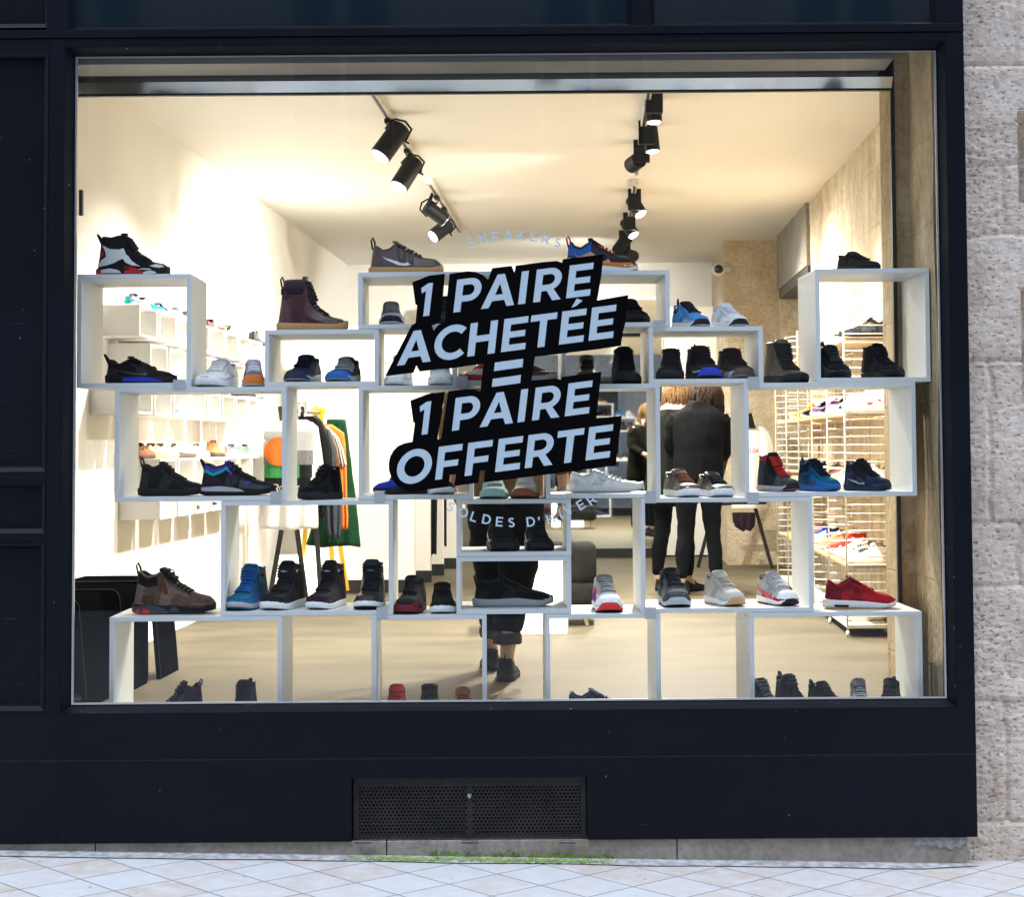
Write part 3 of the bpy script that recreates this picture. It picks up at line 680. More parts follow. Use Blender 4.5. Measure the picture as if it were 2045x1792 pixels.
def on_glass(x, y, k=0): return WY(x, y, YG-.0012-.0012*k)
ZA = lambda x, y: (754.5+.2569*x, 497.4+.2569*y)
ZB = lambda x, y: (754.5+.2569*x, 709.8+.2569*y)
root = thing('window_sticker', 'big black slanted vinyl sticker reading 1 paire achetée = 1 paire offerte', 'sticker', on_glass(1010, 970))
bl = [(268,258),(400,205),(522,192),(505,400),(487,560),(432,592),(421,592),(434,635),(470,590),(522,567),(540,360),(557,194),(620,183),(700,172),(760,178),(820,203),(857,238),(890,148),(1040,130),(1063,186),(1072,128),(1180,114),(1290,100),(1390,92),(1432,106),(1440,78),(1755,40),(1737,215),(1706,398),(1948,357),(1926,570),(1905,650),(1890,752),(1720,778),(1222,838),(1195,1022)]
bl2 = [(1380,182),(1408,184),(1422,192),(1430,168),(1738,128),(1718,315),(1700,490),(1897,470),(1872,680),(1850,857),(1530,900),(825,990),(833,895),(795,898),(783,992),(592,1018),(610,925),(560,928),(552,1022),(385,1045),(340,1056),(285,1062),(238,1056),(190,1040),(140,1004),(104,950),(86,890),(84,840),(96,786),(122,740),(158,705),(205,684),(268,672),(288,527),(275,520),(252,352),(390,300),(522,283),(495,480),(462,655),(492,650),(520,460),(548,280),(680,262),(745,265),(797,282),(806,200),(822,65)]
bl3 = [(590,925),(430,940),(325,953),(300,905),(278,962),(55,990),(265,590),(293,575),(306,436),(293,432)]
outline = [ZA(*q) for q in bl]+[ZB(*q) for q in bl2]+[ZA(*q) for q in bl3]
f = MB(); f.poly([outline], lambda u, v: on_glass(u, v, 1)); f.build('black_backing', VBL, root)
def line(Z, o, e, u, text):                # o: baseline origin, e: unit baseline, u: cap-height vector; text: (letter, x along the picture, width in picture units)
    for ch, x, wpx in text:
        w, loops = GB[ch]; yb = o[1]+(x-o[0])*e; f = MB(); k = wpx/w
        fn = lambda a, c: on_glass(*Z(x+a*k+c*u[0], yb+a*k*e+c*u[1]), 2)
        f.poly([lp if i == 0 else lp for i, lp in enumerate(loops)], fn)
        f.build('letter', VWH, root)
line(ZA, (587,494), -.1256, (30,-256), (('1',312,104),('P',587,200),('A',801,258),('I',1090,55),('R',1207,214),('E',1463,186)))
line(ZA, (148,908), -.1302, (28,-258), (('A',148,262),('C',433,238),('H',695,213),('E',957,188),('T',1166,204),('E',1407,190),('E',1638,190)))
line(ZB, (576,588), -.1288, (30,-256), (('1',300,103),('P',576,200),('A',792,258),('I',1085,55),('R',1198,214),('E',1453,188)))
line(ZB, (445,970), -.130, (30,-258), (('O',137,266),('F',445,186),('F',674,192),('E',911,190),('R',1142,216),('T',1372,206),('E',1614,188)))
for q in ([ZA(1505,457), ZA(1545,440), ZA(1592,400), ZA(1547,385)], [ZA(910,883), ZA(1131,853), ZA(1125,918), ZA(903,950)], [ZA(893,1010), ZA(1113,979), ZA(1107,1042), ZA(887,1073)]):
    f = MB(); f.poly([q], lambda a, c: on_glass(a, c, 2)); f.build('letter', VWH, root)
def arc_text(name, label, Z, h, items, sc_):
    r_ = thing(name, label, 'lettering', on_glass(*Z(items[len(items)//2][1], items[len(items)//2][2])))
    for ch, cx, cy, rot in items:
        w, loops = GT_[ch]; c, s_ = math.cos(R(rot)), math.sin(R(rot)); f = MB()
        def fn(a, d):
            x, y = (a-w/2)*h, (d-.5)*h
            return on_glass(*Z(cx+x*c-y*s_, cy-(x*s_+y*c)), 1)
        f.poly(loops, fn); f.build('letter', VWH, r_)
arc_text('window_lettering', 'small curved pale letters reading sneakers above the big sticker', lambda x, y: (905.4+x*.1148, 447.1+y*.1148), 163,
    (('S',290,312,13),('N',503,255,12),('E',730,220,7),('A',952,200,2),('K',1185,203,-2),('E',1400,223,-7),('R',1612,262,-12),('S',1815,325,-17)), 1)
arc_text('window_lettering', "small curved pale letters reading soldes d'hiver below the big sticker", lambda x, y: (871.9+x*.1695, 972.5+y*.1695), 113,
    (('S',165,235,-30),('O',312,302,-24),('L',440,355,-19),('D',590,385,-11),('E',740,412,-5),('S',880,422,0),('D',1110,412,6),("'",1213,412,10),('H',1345,378,15),('I',1460,328,20),('V',1555,275,26),('E',1700,212,31),('R',1825,150,37)), 1)
# ---------------------------------------------------------------- ceiling tracks and spotlights
LAMPB = mat('lamp_black', (.0065,.007,.0075), .55, var=.05, spec=.25)
LAMPF = mat('lamp_face', (1,.95,.85), .4, var=0, emit=14, ecol=(1,.93,.8))
TRIM = mat('lamp_trim', (.42,.42,.45), .3, .8, var=.3, scale=150)
WARM = (1, .955, .86)
def light_at(name, loc, d, power, spot=None, size=.05, blend=.6, parent=None):
    ld = bpy.data.lights.new(name, 'SPOT' if spot else 'POINT'); ld.energy = power; ld.color = WARM; ld.shadow_soft_size = size
    if spot: ld.spot_size = R(spot); ld.spot_blend = blend
    o = bpy.data.objects.new(name, ld); sc.collection.objects.link(o)
    off = Vector((0,0,0)); q = parent
    while q is not None: off = off+q.location; q = q.parent
    o.parent = parent; o.location = Vector(loc)-off
    o.rotation_euler = Vector(d).to_track_quat('-Z', 'Y').to_euler()
    return o
def can(mb, tp, d, L_, r, parent, power, spot, blend=.85):
    tp = Vector(tp); d = Vector(d).normalized(); bt = tp+d*L_
    mb.cyl(tp, bt, r, r, 24); 
    mb.cyl(tp-d*.012, tp, r*.8, r, 24)
    f = MB(); f.cyl(bt, bt+d*.004, r*.97, r*.97, 24, caps=False); 
    a = d.orthogonal().normalized(); c = d.cross(a)
    f.add([bt+d*.004+(a*math.cos(t)+c*math.sin(t))*rr for rr in (r*.97, r*.8) for t in [2*math.pi*i/24 for i in range(24)]], [(i, (i+1)%24, 24+(i+1)%24, 24+i) for i in range(24)])
    f.build('trim_ring', TRIM, parent)
    f = MB(); f.cyl(bt+d*.003, bt+d*.0045, r*.8, r*.8, 24); f.build('lamp_face', LAMPF, parent)
    light_at('bulb', bt+d*.03, d, power, spot, r*.6, blend, parent)
def lamp(label, anchor, pts, group='spotlights on the ceiling tracks'):
    t = thing('spotlight', label, 'spotlight', anchor, group=group); return t
def track(label, x, y0, y1):
    t = thing('light_track', label, 'light track', (x, (y0+y1)/2, CEIL-.03))
    f = MB(); f.box(x-.017, y0, CEIL-.034, x+.017, y1, CEIL-.0005); f.build('rail', mat('track_white', (.6,.58,.54), .5), t)
    f = MB(); f.box(x-.007, y0+.01, CEIL-.0365, x+.007, y1-.01, CEIL-.034); f.build('slot', BLACKM, t)
    f = MB(); f.box(x-.024, y0-.06, CEIL-.045, x+.024, y0-.001, CEIL-.0005); f.build('end_cap', mat('track_white', None), t)
TXL, TXR = -1.14, .285
track('left ceiling light track carrying four cylindrical spotlights', TXL, 2.2, 5.2)
track('left rear ceiling light track over the clothes rack', TXL, 5.72, 8.6)
track('right ceiling light track carrying boxy spotlights', TXR, 2.2, 5.4)
track('right rear ceiling light track carrying boxy spotlights', TXR, 5.85, 10.2)
def left_can(label, pst, ptop, pbot, Y, tilt, power, spot, r=.062):
    """pst: foot of the stem in the picture, ptop/pbot: axis of the can"""
    a = WY(*pst, Y); tp = WY(*ptop, Y-.02); bt = WY(*pbot, Y-.02-tilt)
    t = lamp(label, (TXL, Y, CEIL), None); f = MB()
    f.box(TXL-.018, Y-.07, CEIL-.06, TXL+.018, Y+.07, CEIL-.037); f.build('track_adapter', LAMPB, t, bevel=.003)
    f = MB(); mid = tp*.75+bt*.25
    f.tube([(TXL, Y, CEIL-.05), (TXL+.003, Y, a.z), (a.x, Y, a.z-.02), tp], [.011, .011, .013, .016], 8)
    dd = (bt-tp).normalized(); sd_ = dd.cross(Vector((0,1,0))).normalized()
    up = Vector((0,0,1))
    f.tube([mid+sd_*(r+.006), tp-dd*.03+sd_*(r*.9), tp-dd*.05, tp-dd*.03-sd_*(r*.9), mid-sd_*(r+.006)], .007, 6)
    f.tube([mid+sd_*(r-.002), mid+sd_*(r+.03)], .006, 6)
    f.build('stem', LAMPB, t, smooth=True)
    b_ = MB(); can(b_, tp, bt-tp, (bt-tp).length, r, t, power, spot)
    b_.build('can', LAMPB, t, bevel=.002)
Z5 = lambda x, y: (715.4+x*.1872, 167.7+y*.1872)
PW = 1.27
left_can('nearest black cylindrical spotlight on the left track, tilted to the left wall', Z5(330,330), Z5(450,470), Z5(235,765), 3.26, .06, 100*PW, 90, .06)
left_can('second black cylindrical spotlight on the left track, tilted to the left wall', Z5(525,660), Z5(600,830), Z5(433,1095), 4.29, .08, 100*PW, 90, .058)
left_can('black spotlight with a ribbed back in a yoke, turned away to the right', Z5(793,1140), Z5(735,1310), Z5(925,1455), 6.35, -.06, 150*PW, 80, .052)
left_can('lowest black spotlight on the left track, facing down to the street side', Z5(905,1320), Z5(960,1500), Z5(800,1625), 7.0, .07, 165*PW, 110, .055)
Z6 = lambda x, y: (1201.7+x*.2183, 167.7+y*.2183)
def boxy(label, x0, x1, y0, y1, Y, face, power, spot, aim, fr):
    a = WY(*Z6(x0, y1), Y); c = WY(*Z6(x1, y0), Y)
    t = lamp(label, (TXR, Y, CEIL), None)
    f = MB(); f.box(a.x, Y-.13, a.z, c.x, Y-.08, c.z); f.build('driver_box', LAMPB, t, bevel=.003)
    f = MB(); f.box((a.x+c.x)/2-.012, Y-.12, c.z, (a.x+c.x)/2+.012, Y-.09, max(c.z+.01, CEIL-.036)); f.build('track_adapter', LAMPB, t)
    if face:
        fb = WY(*Z6(*face), Y); d = Vector(aim).normalized(); b_ = MB()
        tp = fb-d*.14; can(b_, tp, d, .14, fr, t, power, spot); b_.build('can', LAMPB, t, bevel=.002)
    return t
boxy('front boxy black spotlight on the right track, pointing straight down', 396, 550, 40, 300, 2.85, (478, 345), 205*PW, 145, (.05,-.1,-1), .044)
boxy('second boxy black spotlight on the right track, lit disc low beside its box', 333, 475, 345, 580, 3.65, (466, 612), 205*PW, 145, (.1,-.12,-1), .044)
boxy('third boxy black spotlight on the right track, unlit side turned to the street', 288, 433, 522, 742, 4.3, None, 0, 0, None, 0)
t3 = [o for o in sc.collection.objects if o.get('label', '').startswith('third boxy')][0]
f = MB(); b_ = MB(); p0 = WY(*Z6(262, 690), 4.25); p1 = WY(*Z6(360, 750), 4.5); b_.cyl(WY(*Z6(345,690), 4.22), WY(*Z6(270,745), 4.32), .05, .05, 20); b_.build('can', LAMPB, t3, bevel=.002)
light_at('bulb', WY(*Z6(240, 760), 4.45), (-.8,.5,-1), 230*PW, 120, .04, .7, t3)
boxy('fourth boxy black spotlight on the right track, lit disc turned to the right', 238, 356, 980, 1172, 6.42, (355, 1188), 185*PW, 120, (.55,-.45,-1), .05)
boxy('fifth boxy black spotlight on the right track, smaller lit disc to the right', 196, 305, 1188, 1350, 7.75, (290, 1380), 185*PW, 120, (.55,-.45,-1), .05)
t6 = boxy('rearmost boxy black spotlight on the right track behind the orange sneaker', 157, 258, 1352, 1550, 8.95, None, 0, 0, None, 0)
b_ = MB(); b_.cyl(WY(*Z6(225,1415), 8.9), WY(*Z6(150,1520), 8.7), .055, .055, 20); b_.cyl(WY(*Z6(200,1560), 8.9), WY(*Z6(290,1575), 8.6), .06, .05, 20); b_.build('can', LAMPB, t6, bevel=.002)
light_at('bulb', WY(*Z6(150,1560), 8.9), (-.3,.6,-.7), 170*PW, 140, .05, .8, t6)
# ---------------------------------------------------------------- shoes: sole, upper, tongue, laces, loops and marks, each a mesh of its own
PAL = dict(black=(.0055,.0055,.0065), ink=(.0085,.009,.011), coal=(.018,.019,.021), navy=(.017,.024,.055), slate=(.05,.062,.075), white=(.88,.88,.88), bone=(.60,.57,.51), grey=(.21,.215,.22), silver=(.46,.47,.48),
    red=(.46,.012,.022), scarlet=(.70,.035,.03), wine=(.17,.012,.022), blue=(.02,.13,.42), royal=(.02,.05,.48), sky=(.08,.30,.66), teal=(.008,.115,.21), turq=(.0,.42,.42), orange=(.66,.20,.035), rust=(.30,.09,.035), peach=(.66,.33,.2),
    brown=(.085,.042,.024), choc=(.05,.028,.024), umber=(.10,.066,.048), mauve=(.13,.085,.08), plum=(.022,.012,.020), burg=(.060,.020,.022), gum=(.60,.33,.13), sand=(.46,.30,.16), cream=(.62,.55,.42), mint=(.36,.58,.55), sage=(.30,.42,.33), olive=(.075,.062,.036),
    pink=(.68,.30,.36), purple=(.16,.05,.32), violet=(.10,.06,.5), green=(.05,.30,.09), lime=(.35,.62,.12), yellow=(.65,.5,.05), denim=(.06,.11,.27), lilac=(.45,.42,.55), forest=(.006,.05,.017))
def smat(c, kind='f'):
    if kind == 's': return mat('rubber_'+c, PAL[c], .6, var=.05, scale=60, bump=.06, bscale=300, spec=.25)
    if kind == 'l': return mat('leather_'+c, PAL[c], .38, var=.08, scale=40, bump=.12, bscale=420, spec=.5)
    return mat('fabric_'+c, PAL[c], .8, var=.07 if max(PAL[c]) > .3 else .3, scale=75, bump=.4, bscale=420, spec=.15)
HW = [(0,.0),(.012,.27),(.04,.52),(.1,.71),(.22,.80),(.4,.81),(.55,.87),(.68,.97),(.78,1.0),(.87,.93),(.93,.77),(.97,.55),(.99,.33),(1,.0)]
def interp(P, t):
    if t <= P[0][0]: return P[0][1]
    for i in range(len(P)-1):
        if t <= P[i+1][0]:
            a = P[i]; b = P[i+1]; u = (t-a[0])/(b[0]-a[0]); 
            return a[1]+(b[1]-a[1])*(u*u*(3-2*u)*.5+u*.5)
    return P[-1][1]
STY = {
 'runner': dict(h=[(0,.088),(.03,.108),(.07,.106),(.13,.092),(.22,.086),(.31,.100),(.37,.112),(.42,.108),(.52,.092),(.64,.074),(.76,.061),(.88,.054),(.95,.043),(1,.024)], op=(.045,.37), tg=.122, sole=(.034,.029,.021), lace=(.42,.66,6)),
 'court':  dict(h=[(0,.080),(.03,.098),(.09,.094),(.2,.080),(.29,.085),(.37,.102),(.43,.099),(.55,.081),(.68,.064),(.80,.057),(.90,.053),(.96,.043),(1,.027)], op=(.045,.37), tg=.112, sole=(.028,.027,.026), lace=(.42,.68,6)),
 'high':   dict(h=[(0,.130),(.03,.150),(.08,.156),(.22,.152),(.34,.160),(.41,.156),(.45,.134),(.52,.106),(.62,.083),(.72,.067),(.82,.059),(.91,.054),(.96,.044),(1,.028)], op=(.045,.40), tg=.172, sole=(.030,.028,.026), lace=(.45,.70,8)),
 'mid':    dict(h=[(0,.112),(.03,.130),(.08,.128),(.2,.114),(.30,.120),(.37,.130),(.42,.124),(.48,.106),(.58,.086),(.7,.068),(.82,.058),(.91,.053),(.96,.043),(1,.026)], op=(.045,.385), tg=.140, sole=(.032,.029,.024), lace=(.43,.69,7)),
 'boot':   dict(h=[(0,.170),(.03,.20),(.1,.214),(.25,.216),(.38,.216),(.43,.20),(.46,.158),(.52,.120),(.6,.094),(.7,.073),(.82,.060),(.91,.054),(.96,.044),(1,.028)], op=(.05,.42), tg=.232, sole=(.032,.030,.028), lace=(.46,.70,8)),
 'slip':   dict(h=[(0,.078),(.03,.090),(.1,.090),(.2,.086),(.3,.094),(.38,.100),(.45,.092),(.58,.074),(.72,.059),(.86,.050),(.94,.042),(1,.024)], op=(.05,.37), tg=.104, sole=(.027,.031,.024), lace=(.5,.6,0)),
}
NS, KS = 72, 15
SWOOSH = [(.09,.66),(.17,.52),(.26,.41),(.36,.33),(.46,.30),(.53,.33),(.57,.44),(.585,.60),(.60,.62),(.625,.44),(.62,.28),(.57,.17),(.48,.12),(.38,.14),(.28,.24),(.18,.42)]
for k_ in list(PAL):
    c_ = PAL[k_]; PAL[k_+'_panel'] = tuple(min(.9, v*1.7+.010) for v in c_) if max(c_) < .12 else tuple(v*.74 for v in c_)
def make_shoe(name, label, style, c, s=1., hk=1., group='sneakers on show in the window', cat='sneaker', lod=1):
    st = STY[style]; L_, W_ = .268*s, .108*s*c.get('wk', 1)
    kh = hk*s; hz = c.get('sole', 'white')
    sh = [v*s*c.get('sk', 1) for v in st['sole']]
    spring = .011*s
    def zb(t): return spring*max(0, (t-.70)/.30)**1.8 + .004*s*max(0, (.08-t)/.08)
    def zs(t): return interp([(0,sh[0]*1.08),(.25,sh[0]),(.55,sh[1]),(.85,sh[2]),(1,sh[2]*.95+spring)], t)
    def hh(t): return max(zs(t)+.004, interp(st['h'], t)*kh)
    yc = lambda t: .05*W_*math.sin(math.pi*(t-.35)/.65)*(t > .35)
    def taper(t): return interp([(0,.16),(.1,.20),(.25,.24),(.42,.30),(.55,.36),(.7,.30),(.85,.20),(1,.16)], t)
    o0, o1 = st['op']
    def op(t): return max(0, min(1, (t-o0+.02)/.02, (o1-t+.03)/.03))
    def side(t, q, off=0., sg=1):                       # point on the upper's flank, q from sole (0) to edge (1)
        w = interp(HW, t)*W_/2*.985; z0 = zs(t)-.004*s; o = op(t); top = z0+(hh(t)-z0)*(.76+.24*o)
        zz = z0+(top-z0)*q; y = w*(1+.05*math.sin(math.pi*min(1, q*1.6)))*(1-taper(t)*q**1.35)
        lean = (.016*s*(zz/(.1*s))*(1-t)**8) + (-.012*s*max(0, zz-.08*s)/(.08*s) if style in ('high', 'boot', 'mid') and t > .2 and t < .6 else 0)*0
        return Vector((t*L_-L_/2+lean, sg*(y+off)+yc(t), zz))
    ts = [.012+(.992-.012)*(.5-.5*math.cos(math.pi*(i/(NS-1))))*.55+(.992-.012)*(i/(NS-1))*.45 for i in range(NS)]
    base = c['u']; ov = base+'_panel'; mats_ = [base, c.get('line', 'black')]
    vr = random.Random(label); j1, j2, j3 = vr.uniform(-.04, .05), vr.uniform(-.05, .06), vr.uniform(-.1, .12)
    c = dict(c); c['z'] = ([(ov, .72+j1, 1, 0, .40+j3), (ov, 0, .17+j2, 0, .60+j3), (ov, .39, .70, .80, 1.02), (ov, .34+j2, .47+j2, 0, .82, .10)] if lod else [])+list(c.get('z', []))
    for z_ in c.get('z', []):
        if z_[0] not in mats_: mats_.append(z_[0])
    mk = 'l' if c.get('leather') else 'f'
    def colour(t, q):
        r = base
        for z_ in c.get('z', []):
            k = z_[5] if len(z_) > 5 else 0
            if z_[1]+k*q <= t <= z_[2]+k*q and z_[3] <= q <= z_[4]: r = z_[0]
        return mats_.index(r)
    root = thing(name, label, cat, (0,0,0), 0, group)
    if c.get('group'): root['group'] = c['group']
    mb = MB(); n = 2*KS+5; mi = []
    for t in ts:
        o = op(t); h = hh(t)
        lf = [side(t, k/(KS-1), 0, 1) for k in range(KS)]; rt = [side(t, k/(KS-1), 0, -1) for k in range(KS)]
        e = lf[-1]; we = e.y-yc(t); cr = []
        for fy, fz, dy, dz in ((.80,.55,.86,.003),(.45,.90,.70,-.016),(0,1,0,-.026),(-.45,.90,-.70,-.016),(-.80,.55,-.86,.003)):
            zc_ = e.z+(h-e.z)*fz if h > e.z else e.z
            zo = e.z+dz*s
            cr.append(Vector((e.x, yc(t)+we*(fy*(1-o)+dy*o), zc_*(1-o)+zo*o)))
        mb.v += lf+cr+rt[::-1]
    for i in range(NS-1):
        tm = (ts[i]+ts[i+1])/2
        for j in range(n-1):
            mb.f.append((i*n+j, i*n+j+1, (i+1)*n+j+1, (i+1)*n+j))
            if j < KS-1: q = (j+.5)/(KS-1)
            elif j >= KS+5: q = 1-(j-KS-5+.5)/(KS-1)
            else: q = 1.5
            if q == 1.5 and op(tm) > .6 and KS-1 < j < KS+4: mb.m.append(1)
            else: mb.m.append(colour(tm, q))
    mb.f.append(tuple(range(n))[::-1]); mb.m.append(colour(0, .5)); k0 = (NS-1)*n
    mb.f.append(tuple(k0+j for j in range(n))); mb.m.append(colour(1, .3))
    mb.build('upper', [smat(x, mk) for x in mats_], root, smooth=True, local=True, fixn=True)
    # soles
    N = 56; ol = []
    for i in range(N):
        a = 2*math.pi*i/N; t = .5+.5*math.cos(a); t = min(1, max(0, t)); sg = 1 if math.sin(a) >= 0 else -1
        ol.append((t, sg*interp(HW, t)*W_/2))
    def ringat(fz, kx, grow):
        r = []
        for t, y in ol:
            z0 = zb(t); z1 = zs(t)
            r.append(Vector((t*L_*kx-L_*kx/2 + (grow if t > .5 else -grow)*abs(2*t-1)**3, y*kx+(grow if y > 0 else -grow)*(abs(y) > 1e-5)+yc(t), z0+(z1-z0)*fz)))
        return r
    fl = c.get('flare', .0015)*s
    oc = c.get('out', hz); fo = .22 if oc != hz else .12
    m_ = MB(); m_.loft([ringat(0, .93, 0), ringat(.06, .985, 0), ringat(fo, 1, .0008*s)], caps=False)
    m_.f.append(tuple(range(N))[::-1]); m_.m.append(0); m_.build('outsole', smat(oc, 's'), root, smooth=False, local=True, fixn=True)
    m_ = MB(); m_.loft([ringat(fo, 1, .0004*s), ringat(.45, 1, fl*.7), ringat(.72, 1, fl), ringat(.93, .995, fl*.6), ringat(1.02, .97, 0)], caps=True)
    m_.build('midsole', smat(hz, 's'), root, smooth=True, local=True, fixn=True)
    for (col, ta, tb, za, zb_) in c.get('band', []):     # coloured fields on the midsole
        tt = [ta+(tb-ta)*i/12 for i in range(13)]
        for sg in (1, -1):
            m_ = MB(); rows = [[], []]
            for t in tt:
                y = interp(HW, t)*W_/2+fl+.0012*s
                uu = (t-ta)/(tb-ta); pz_ = math.sin(math.pi*min(1, max(0, .12+.88*uu)))**.5 if uu > .5 else min(1, .55+uu)
                for r_, fz in zip(rows, (za, za+(zb_-za)*max(.06, pz_))):
                    r_.append(Vector((t*L_-L_/2+.0022*s*(abs(2*t-1)**3)*(1 if t > .5 else -1), sg*y+yc(t), zb(t)+(zs(t)-zb(t))*fz)))
            m_.loft(rows, closed=False, caps=False)
            m_.build('sole_panel', smat(col, 's'), root, local=True)
    if c.get('toe'):                                     # rubber toe piece wrapping up from the sole
        m_ = MB(); rows = []
        ta = c.get('toe_t', .86)
        for k in range(5):
            fz = k/4; row = []
            for i in range(21):
                u = i/20*2-1; t = 1-(1-ta)*abs(u)**1.6*(1-.35*fz); y = interp(HW, t)*W_/2+.003*s
                zt = zs(t)+c.get('toe_h', .010)*s*(1-abs(u)**2)
                row.append(Vector((t*L_-L_/2+.003*s-.012*s*max(0, fz-.6), (1 if u > 0 else -1)*y*(abs(u) > .01)*(1-.10*fz)+yc(t), zb(t)+.003*s+(zt-zb(t)-.003*s)*fz)))
            rows.append(row)
        m_.loft(rows, closed=False, caps=False); m_.build('toe_bumper', smat(c['toe'], 's'), root, smooth=True, local=True)
    # tongue
    if st['lace'][2] or style == 'slip':
        m_ = MB(); rings = []; tc_ = c.get('tongue', base); H = st['tg']*kh
        tb = st['lace'][0]+.05
        for k in range(7):
            u = k/6; t = tb-(tb-o1+.02)*min(1, u*1.25)-.03*max(0, u-.6); z = hh(tb)-.004*s+(H-hh(tb)+.004*s)*u
            w = W_*.5*(.50+.14*u)*(1 if u < .8 else .92 if u < .95 else .66); x = t*L_-L_/2; d = .0045*s
            rg = []
            for i in range(9):
                a = math.pi*i/8; rg.append(Vector((x+.010*s*math.sin(a)*.9+d, w*math.cos(a)+yc(t), z+.003*s*math.sin(a))))
            for i in range(9):
                a = math.pi*(8-i)/8; rg.append(Vector((x+.010*s*math.sin(a)*.9-d, w*.94*math.cos(a)+yc(t), z+.003*s*math.sin(a))))
            rings.append(rg)
        m_.loft(rings); tg = m_.build('tongue', smat(tc_, mk), root, smooth=True, local=True, fixn=True)
    # laces
    if st['lace'][2] and c.get('lace') and lod:
        m_ = MB(); a0, a1, nl = st['lace']; pts_ = []
        for k in range(nl):
            t = a0+(a1-a0)*k/(nl-1)
            e = side(t, 1); we = (e.y-yc(t))*.86; z1 = hh(t)
            for sg in (1, -1):
                t2 = t+.018; e2 = side(t2, 1); w2 = (e2.y-yc(t2))*.86
                P = [Vector((t*L_-L_/2+(t2-t)*L_*u, yc(t)+sg*(we*(1-2*u)), 0)) for u in (0,.25,.5,.75,1)]
                for p_, fz in zip(P, (.55,.93,1,.93,.55)): p_.z = e.z+(z1-e.z)*fz+.0028*s+(.0015*s if sg > 0 else 0)
                m_.tube(P, .0034*s*c.get('lk', 1), 5)
        if style in ('high', 'boot', 'mid'):             # laces up the front of the tongue
            tb = a0+.05; H = st['tg']*kh; nr = {'mid': 3, 'high': 4, 'boot': 6}[style]
            for k in range(nr):
                u = .16+.62*k/max(1, nr-1)*(.8 if style == 'high' else 1); t = tb-(tb-o1+.02)*min(1, u*1.25)-.03*max(0, u-.6); z = hh(tb)-.004*s+(H-hh(tb)+.004*s)*u
                w = W_*.5*(.52+.14*u); x = t*L_-L_/2+.0045*s
                for dz in (-.004*s, .004*s): m_.tube([(x+.016*s*math.sin(a)+.0015, w*math.cos(a)+yc(t), z+dz*math.cos(a)) for a in [math.pi*i/6 for i in range(7)]], .0032*s, 5)
        if c.get('bow'):
            t = a0-.02; z1 = hh(a0)+.004*s; x = t*L_-L_/2
            for sg in (1, -1):
                m_.tube([(x+.004, 0, z1), (x+.012*s, sg*.012*s, z1+.010*s), (x+.016*s, sg*.026*s, z1+.004*s), (x+.020*s, sg*.03*s, z1-.010*s), (x+.012*s, sg*.015*s, z1+.0*s)], .0022*s, 5)
        m_.build('laces', smat(c['lace']+'_panel' if max(PAL[c['lace']]) < .02 else c['lace']), root, smooth=True, local=True)
    if lod:                                              # padded collar rim
        m_ = MB(); tt = [o0+(o1-.02-o0)*i/10 for i in range(11)]
        P = [side(t, 1, -.001*s, 1) for t in tt[::-1]]+[side(t, 1, -.001*s, -1) for t in tt]
        m_.tube(P, .0042*s, 6); m_.build('collar', smat(c.get('rim', ov), mk), root, smooth=True, local=True)
        if c.get('tag'):
            e = st['tg']*kh; x = o1*L_-L_/2-.012*s
            m_ = MB(); m_.loft([[Vector((x+.021*s+(.01*s if k else 0), y*W_*.20+yc(.4), e-.008*s-.026*s*k)) for y in (-1,-.5,0,.5,1)] for k in (0, 1)], closed=False, caps=False); m_.build('tongue_label', smat(c['tag'], 'l'), root, local=True)
    if c.get('loop'):                                    # pull loop at the heel
        h0 = hh(.03); x0 = side(.03, 1).x
        m_ = MB(); kk = c.get('loop_k', 1)*s
        m_.tube([(x0+.001, 0, h0-.03*s), (x0-.007*s, 0, h0-.004*s), (x0-.011*s, 0, h0+.012*kk), (x0-.006*s, 0, h0+.019*kk), (x0+.002*s, 0, h0+.008*kk), (x0+.004*s, 0, h0-.012*s)], [.0035*s]*6, 6)
        m_.build('heel_loop', smat(c['loop']), root, smooth=True, local=True)
    if c.get('flap'):                                    # pointed heel tab
        h0 = hh(.03); x0 = side(.03, 1).x; m_ = MB(); a_ = c.get('flap_k', 1)*s
        m_.loft([[(x0+.012*s, .012*s, h0-.02*s), (x0-.004*s, .014*s, h0-.02*s), (x0-.004*s, -.014*s, h0-.02*s), (x0+.012*s, -.012*s, h0-.02*s)],
                 [(x0+.004*s-.01*a_, .009*s, h0+.008*a_), (x0-.008*s-.008*a_, .009*s, h0+.006*a_), (x0-.008*s-.008*a_, -.009*s, h0+.006*a_), (x0+.004*s-.01*a_, -.009*s, h0+.008*a_)],
                 [(x0-.016*a_, .007*s, h0+.020*a_), (x0-.020*a_, .007*s, h0+.017*a_), (x0-.020*a_, -.007*s, h0+.017*a_), (x0-.016*a_, -.007*s, h0+.020*a_)]])
        m_.build('heel_tab', smat(c['flap']), root, smooth=True, local=True, fixn=True)
    if c.get('strap'):                                   # ankle strap round the shaft
        m_ = MB(); rows = [[], []]; zq = c.get('strap_z', .86)
        for i in range(25):
            a = -R(150)+R(300)*i/24; tq = .23+.235*math.cos(a); sg = 1
            e = side(max(.03, min(.46, tq)), zq if tq < .42 else .9); yy = math.sin(a)*abs(side(.25, zq).y-yc(.25))*1.10
            for r_, dz in zip(rows, (-.010*s, .012*s)): r_.append(Vector((tq*L_-L_/2+.012*s, yy, hh(.2)*zq+dz-.02*s*math.cos(a)*0)))
        m_.loft(rows, closed=False, caps=False); o_ = m_.build('ankle_strap', smat(c['strap']), root, smooth=True, local=True)
        so = o_.modifiers.new('solid', 'SOLIDIFY'); so.thickness = .004*s
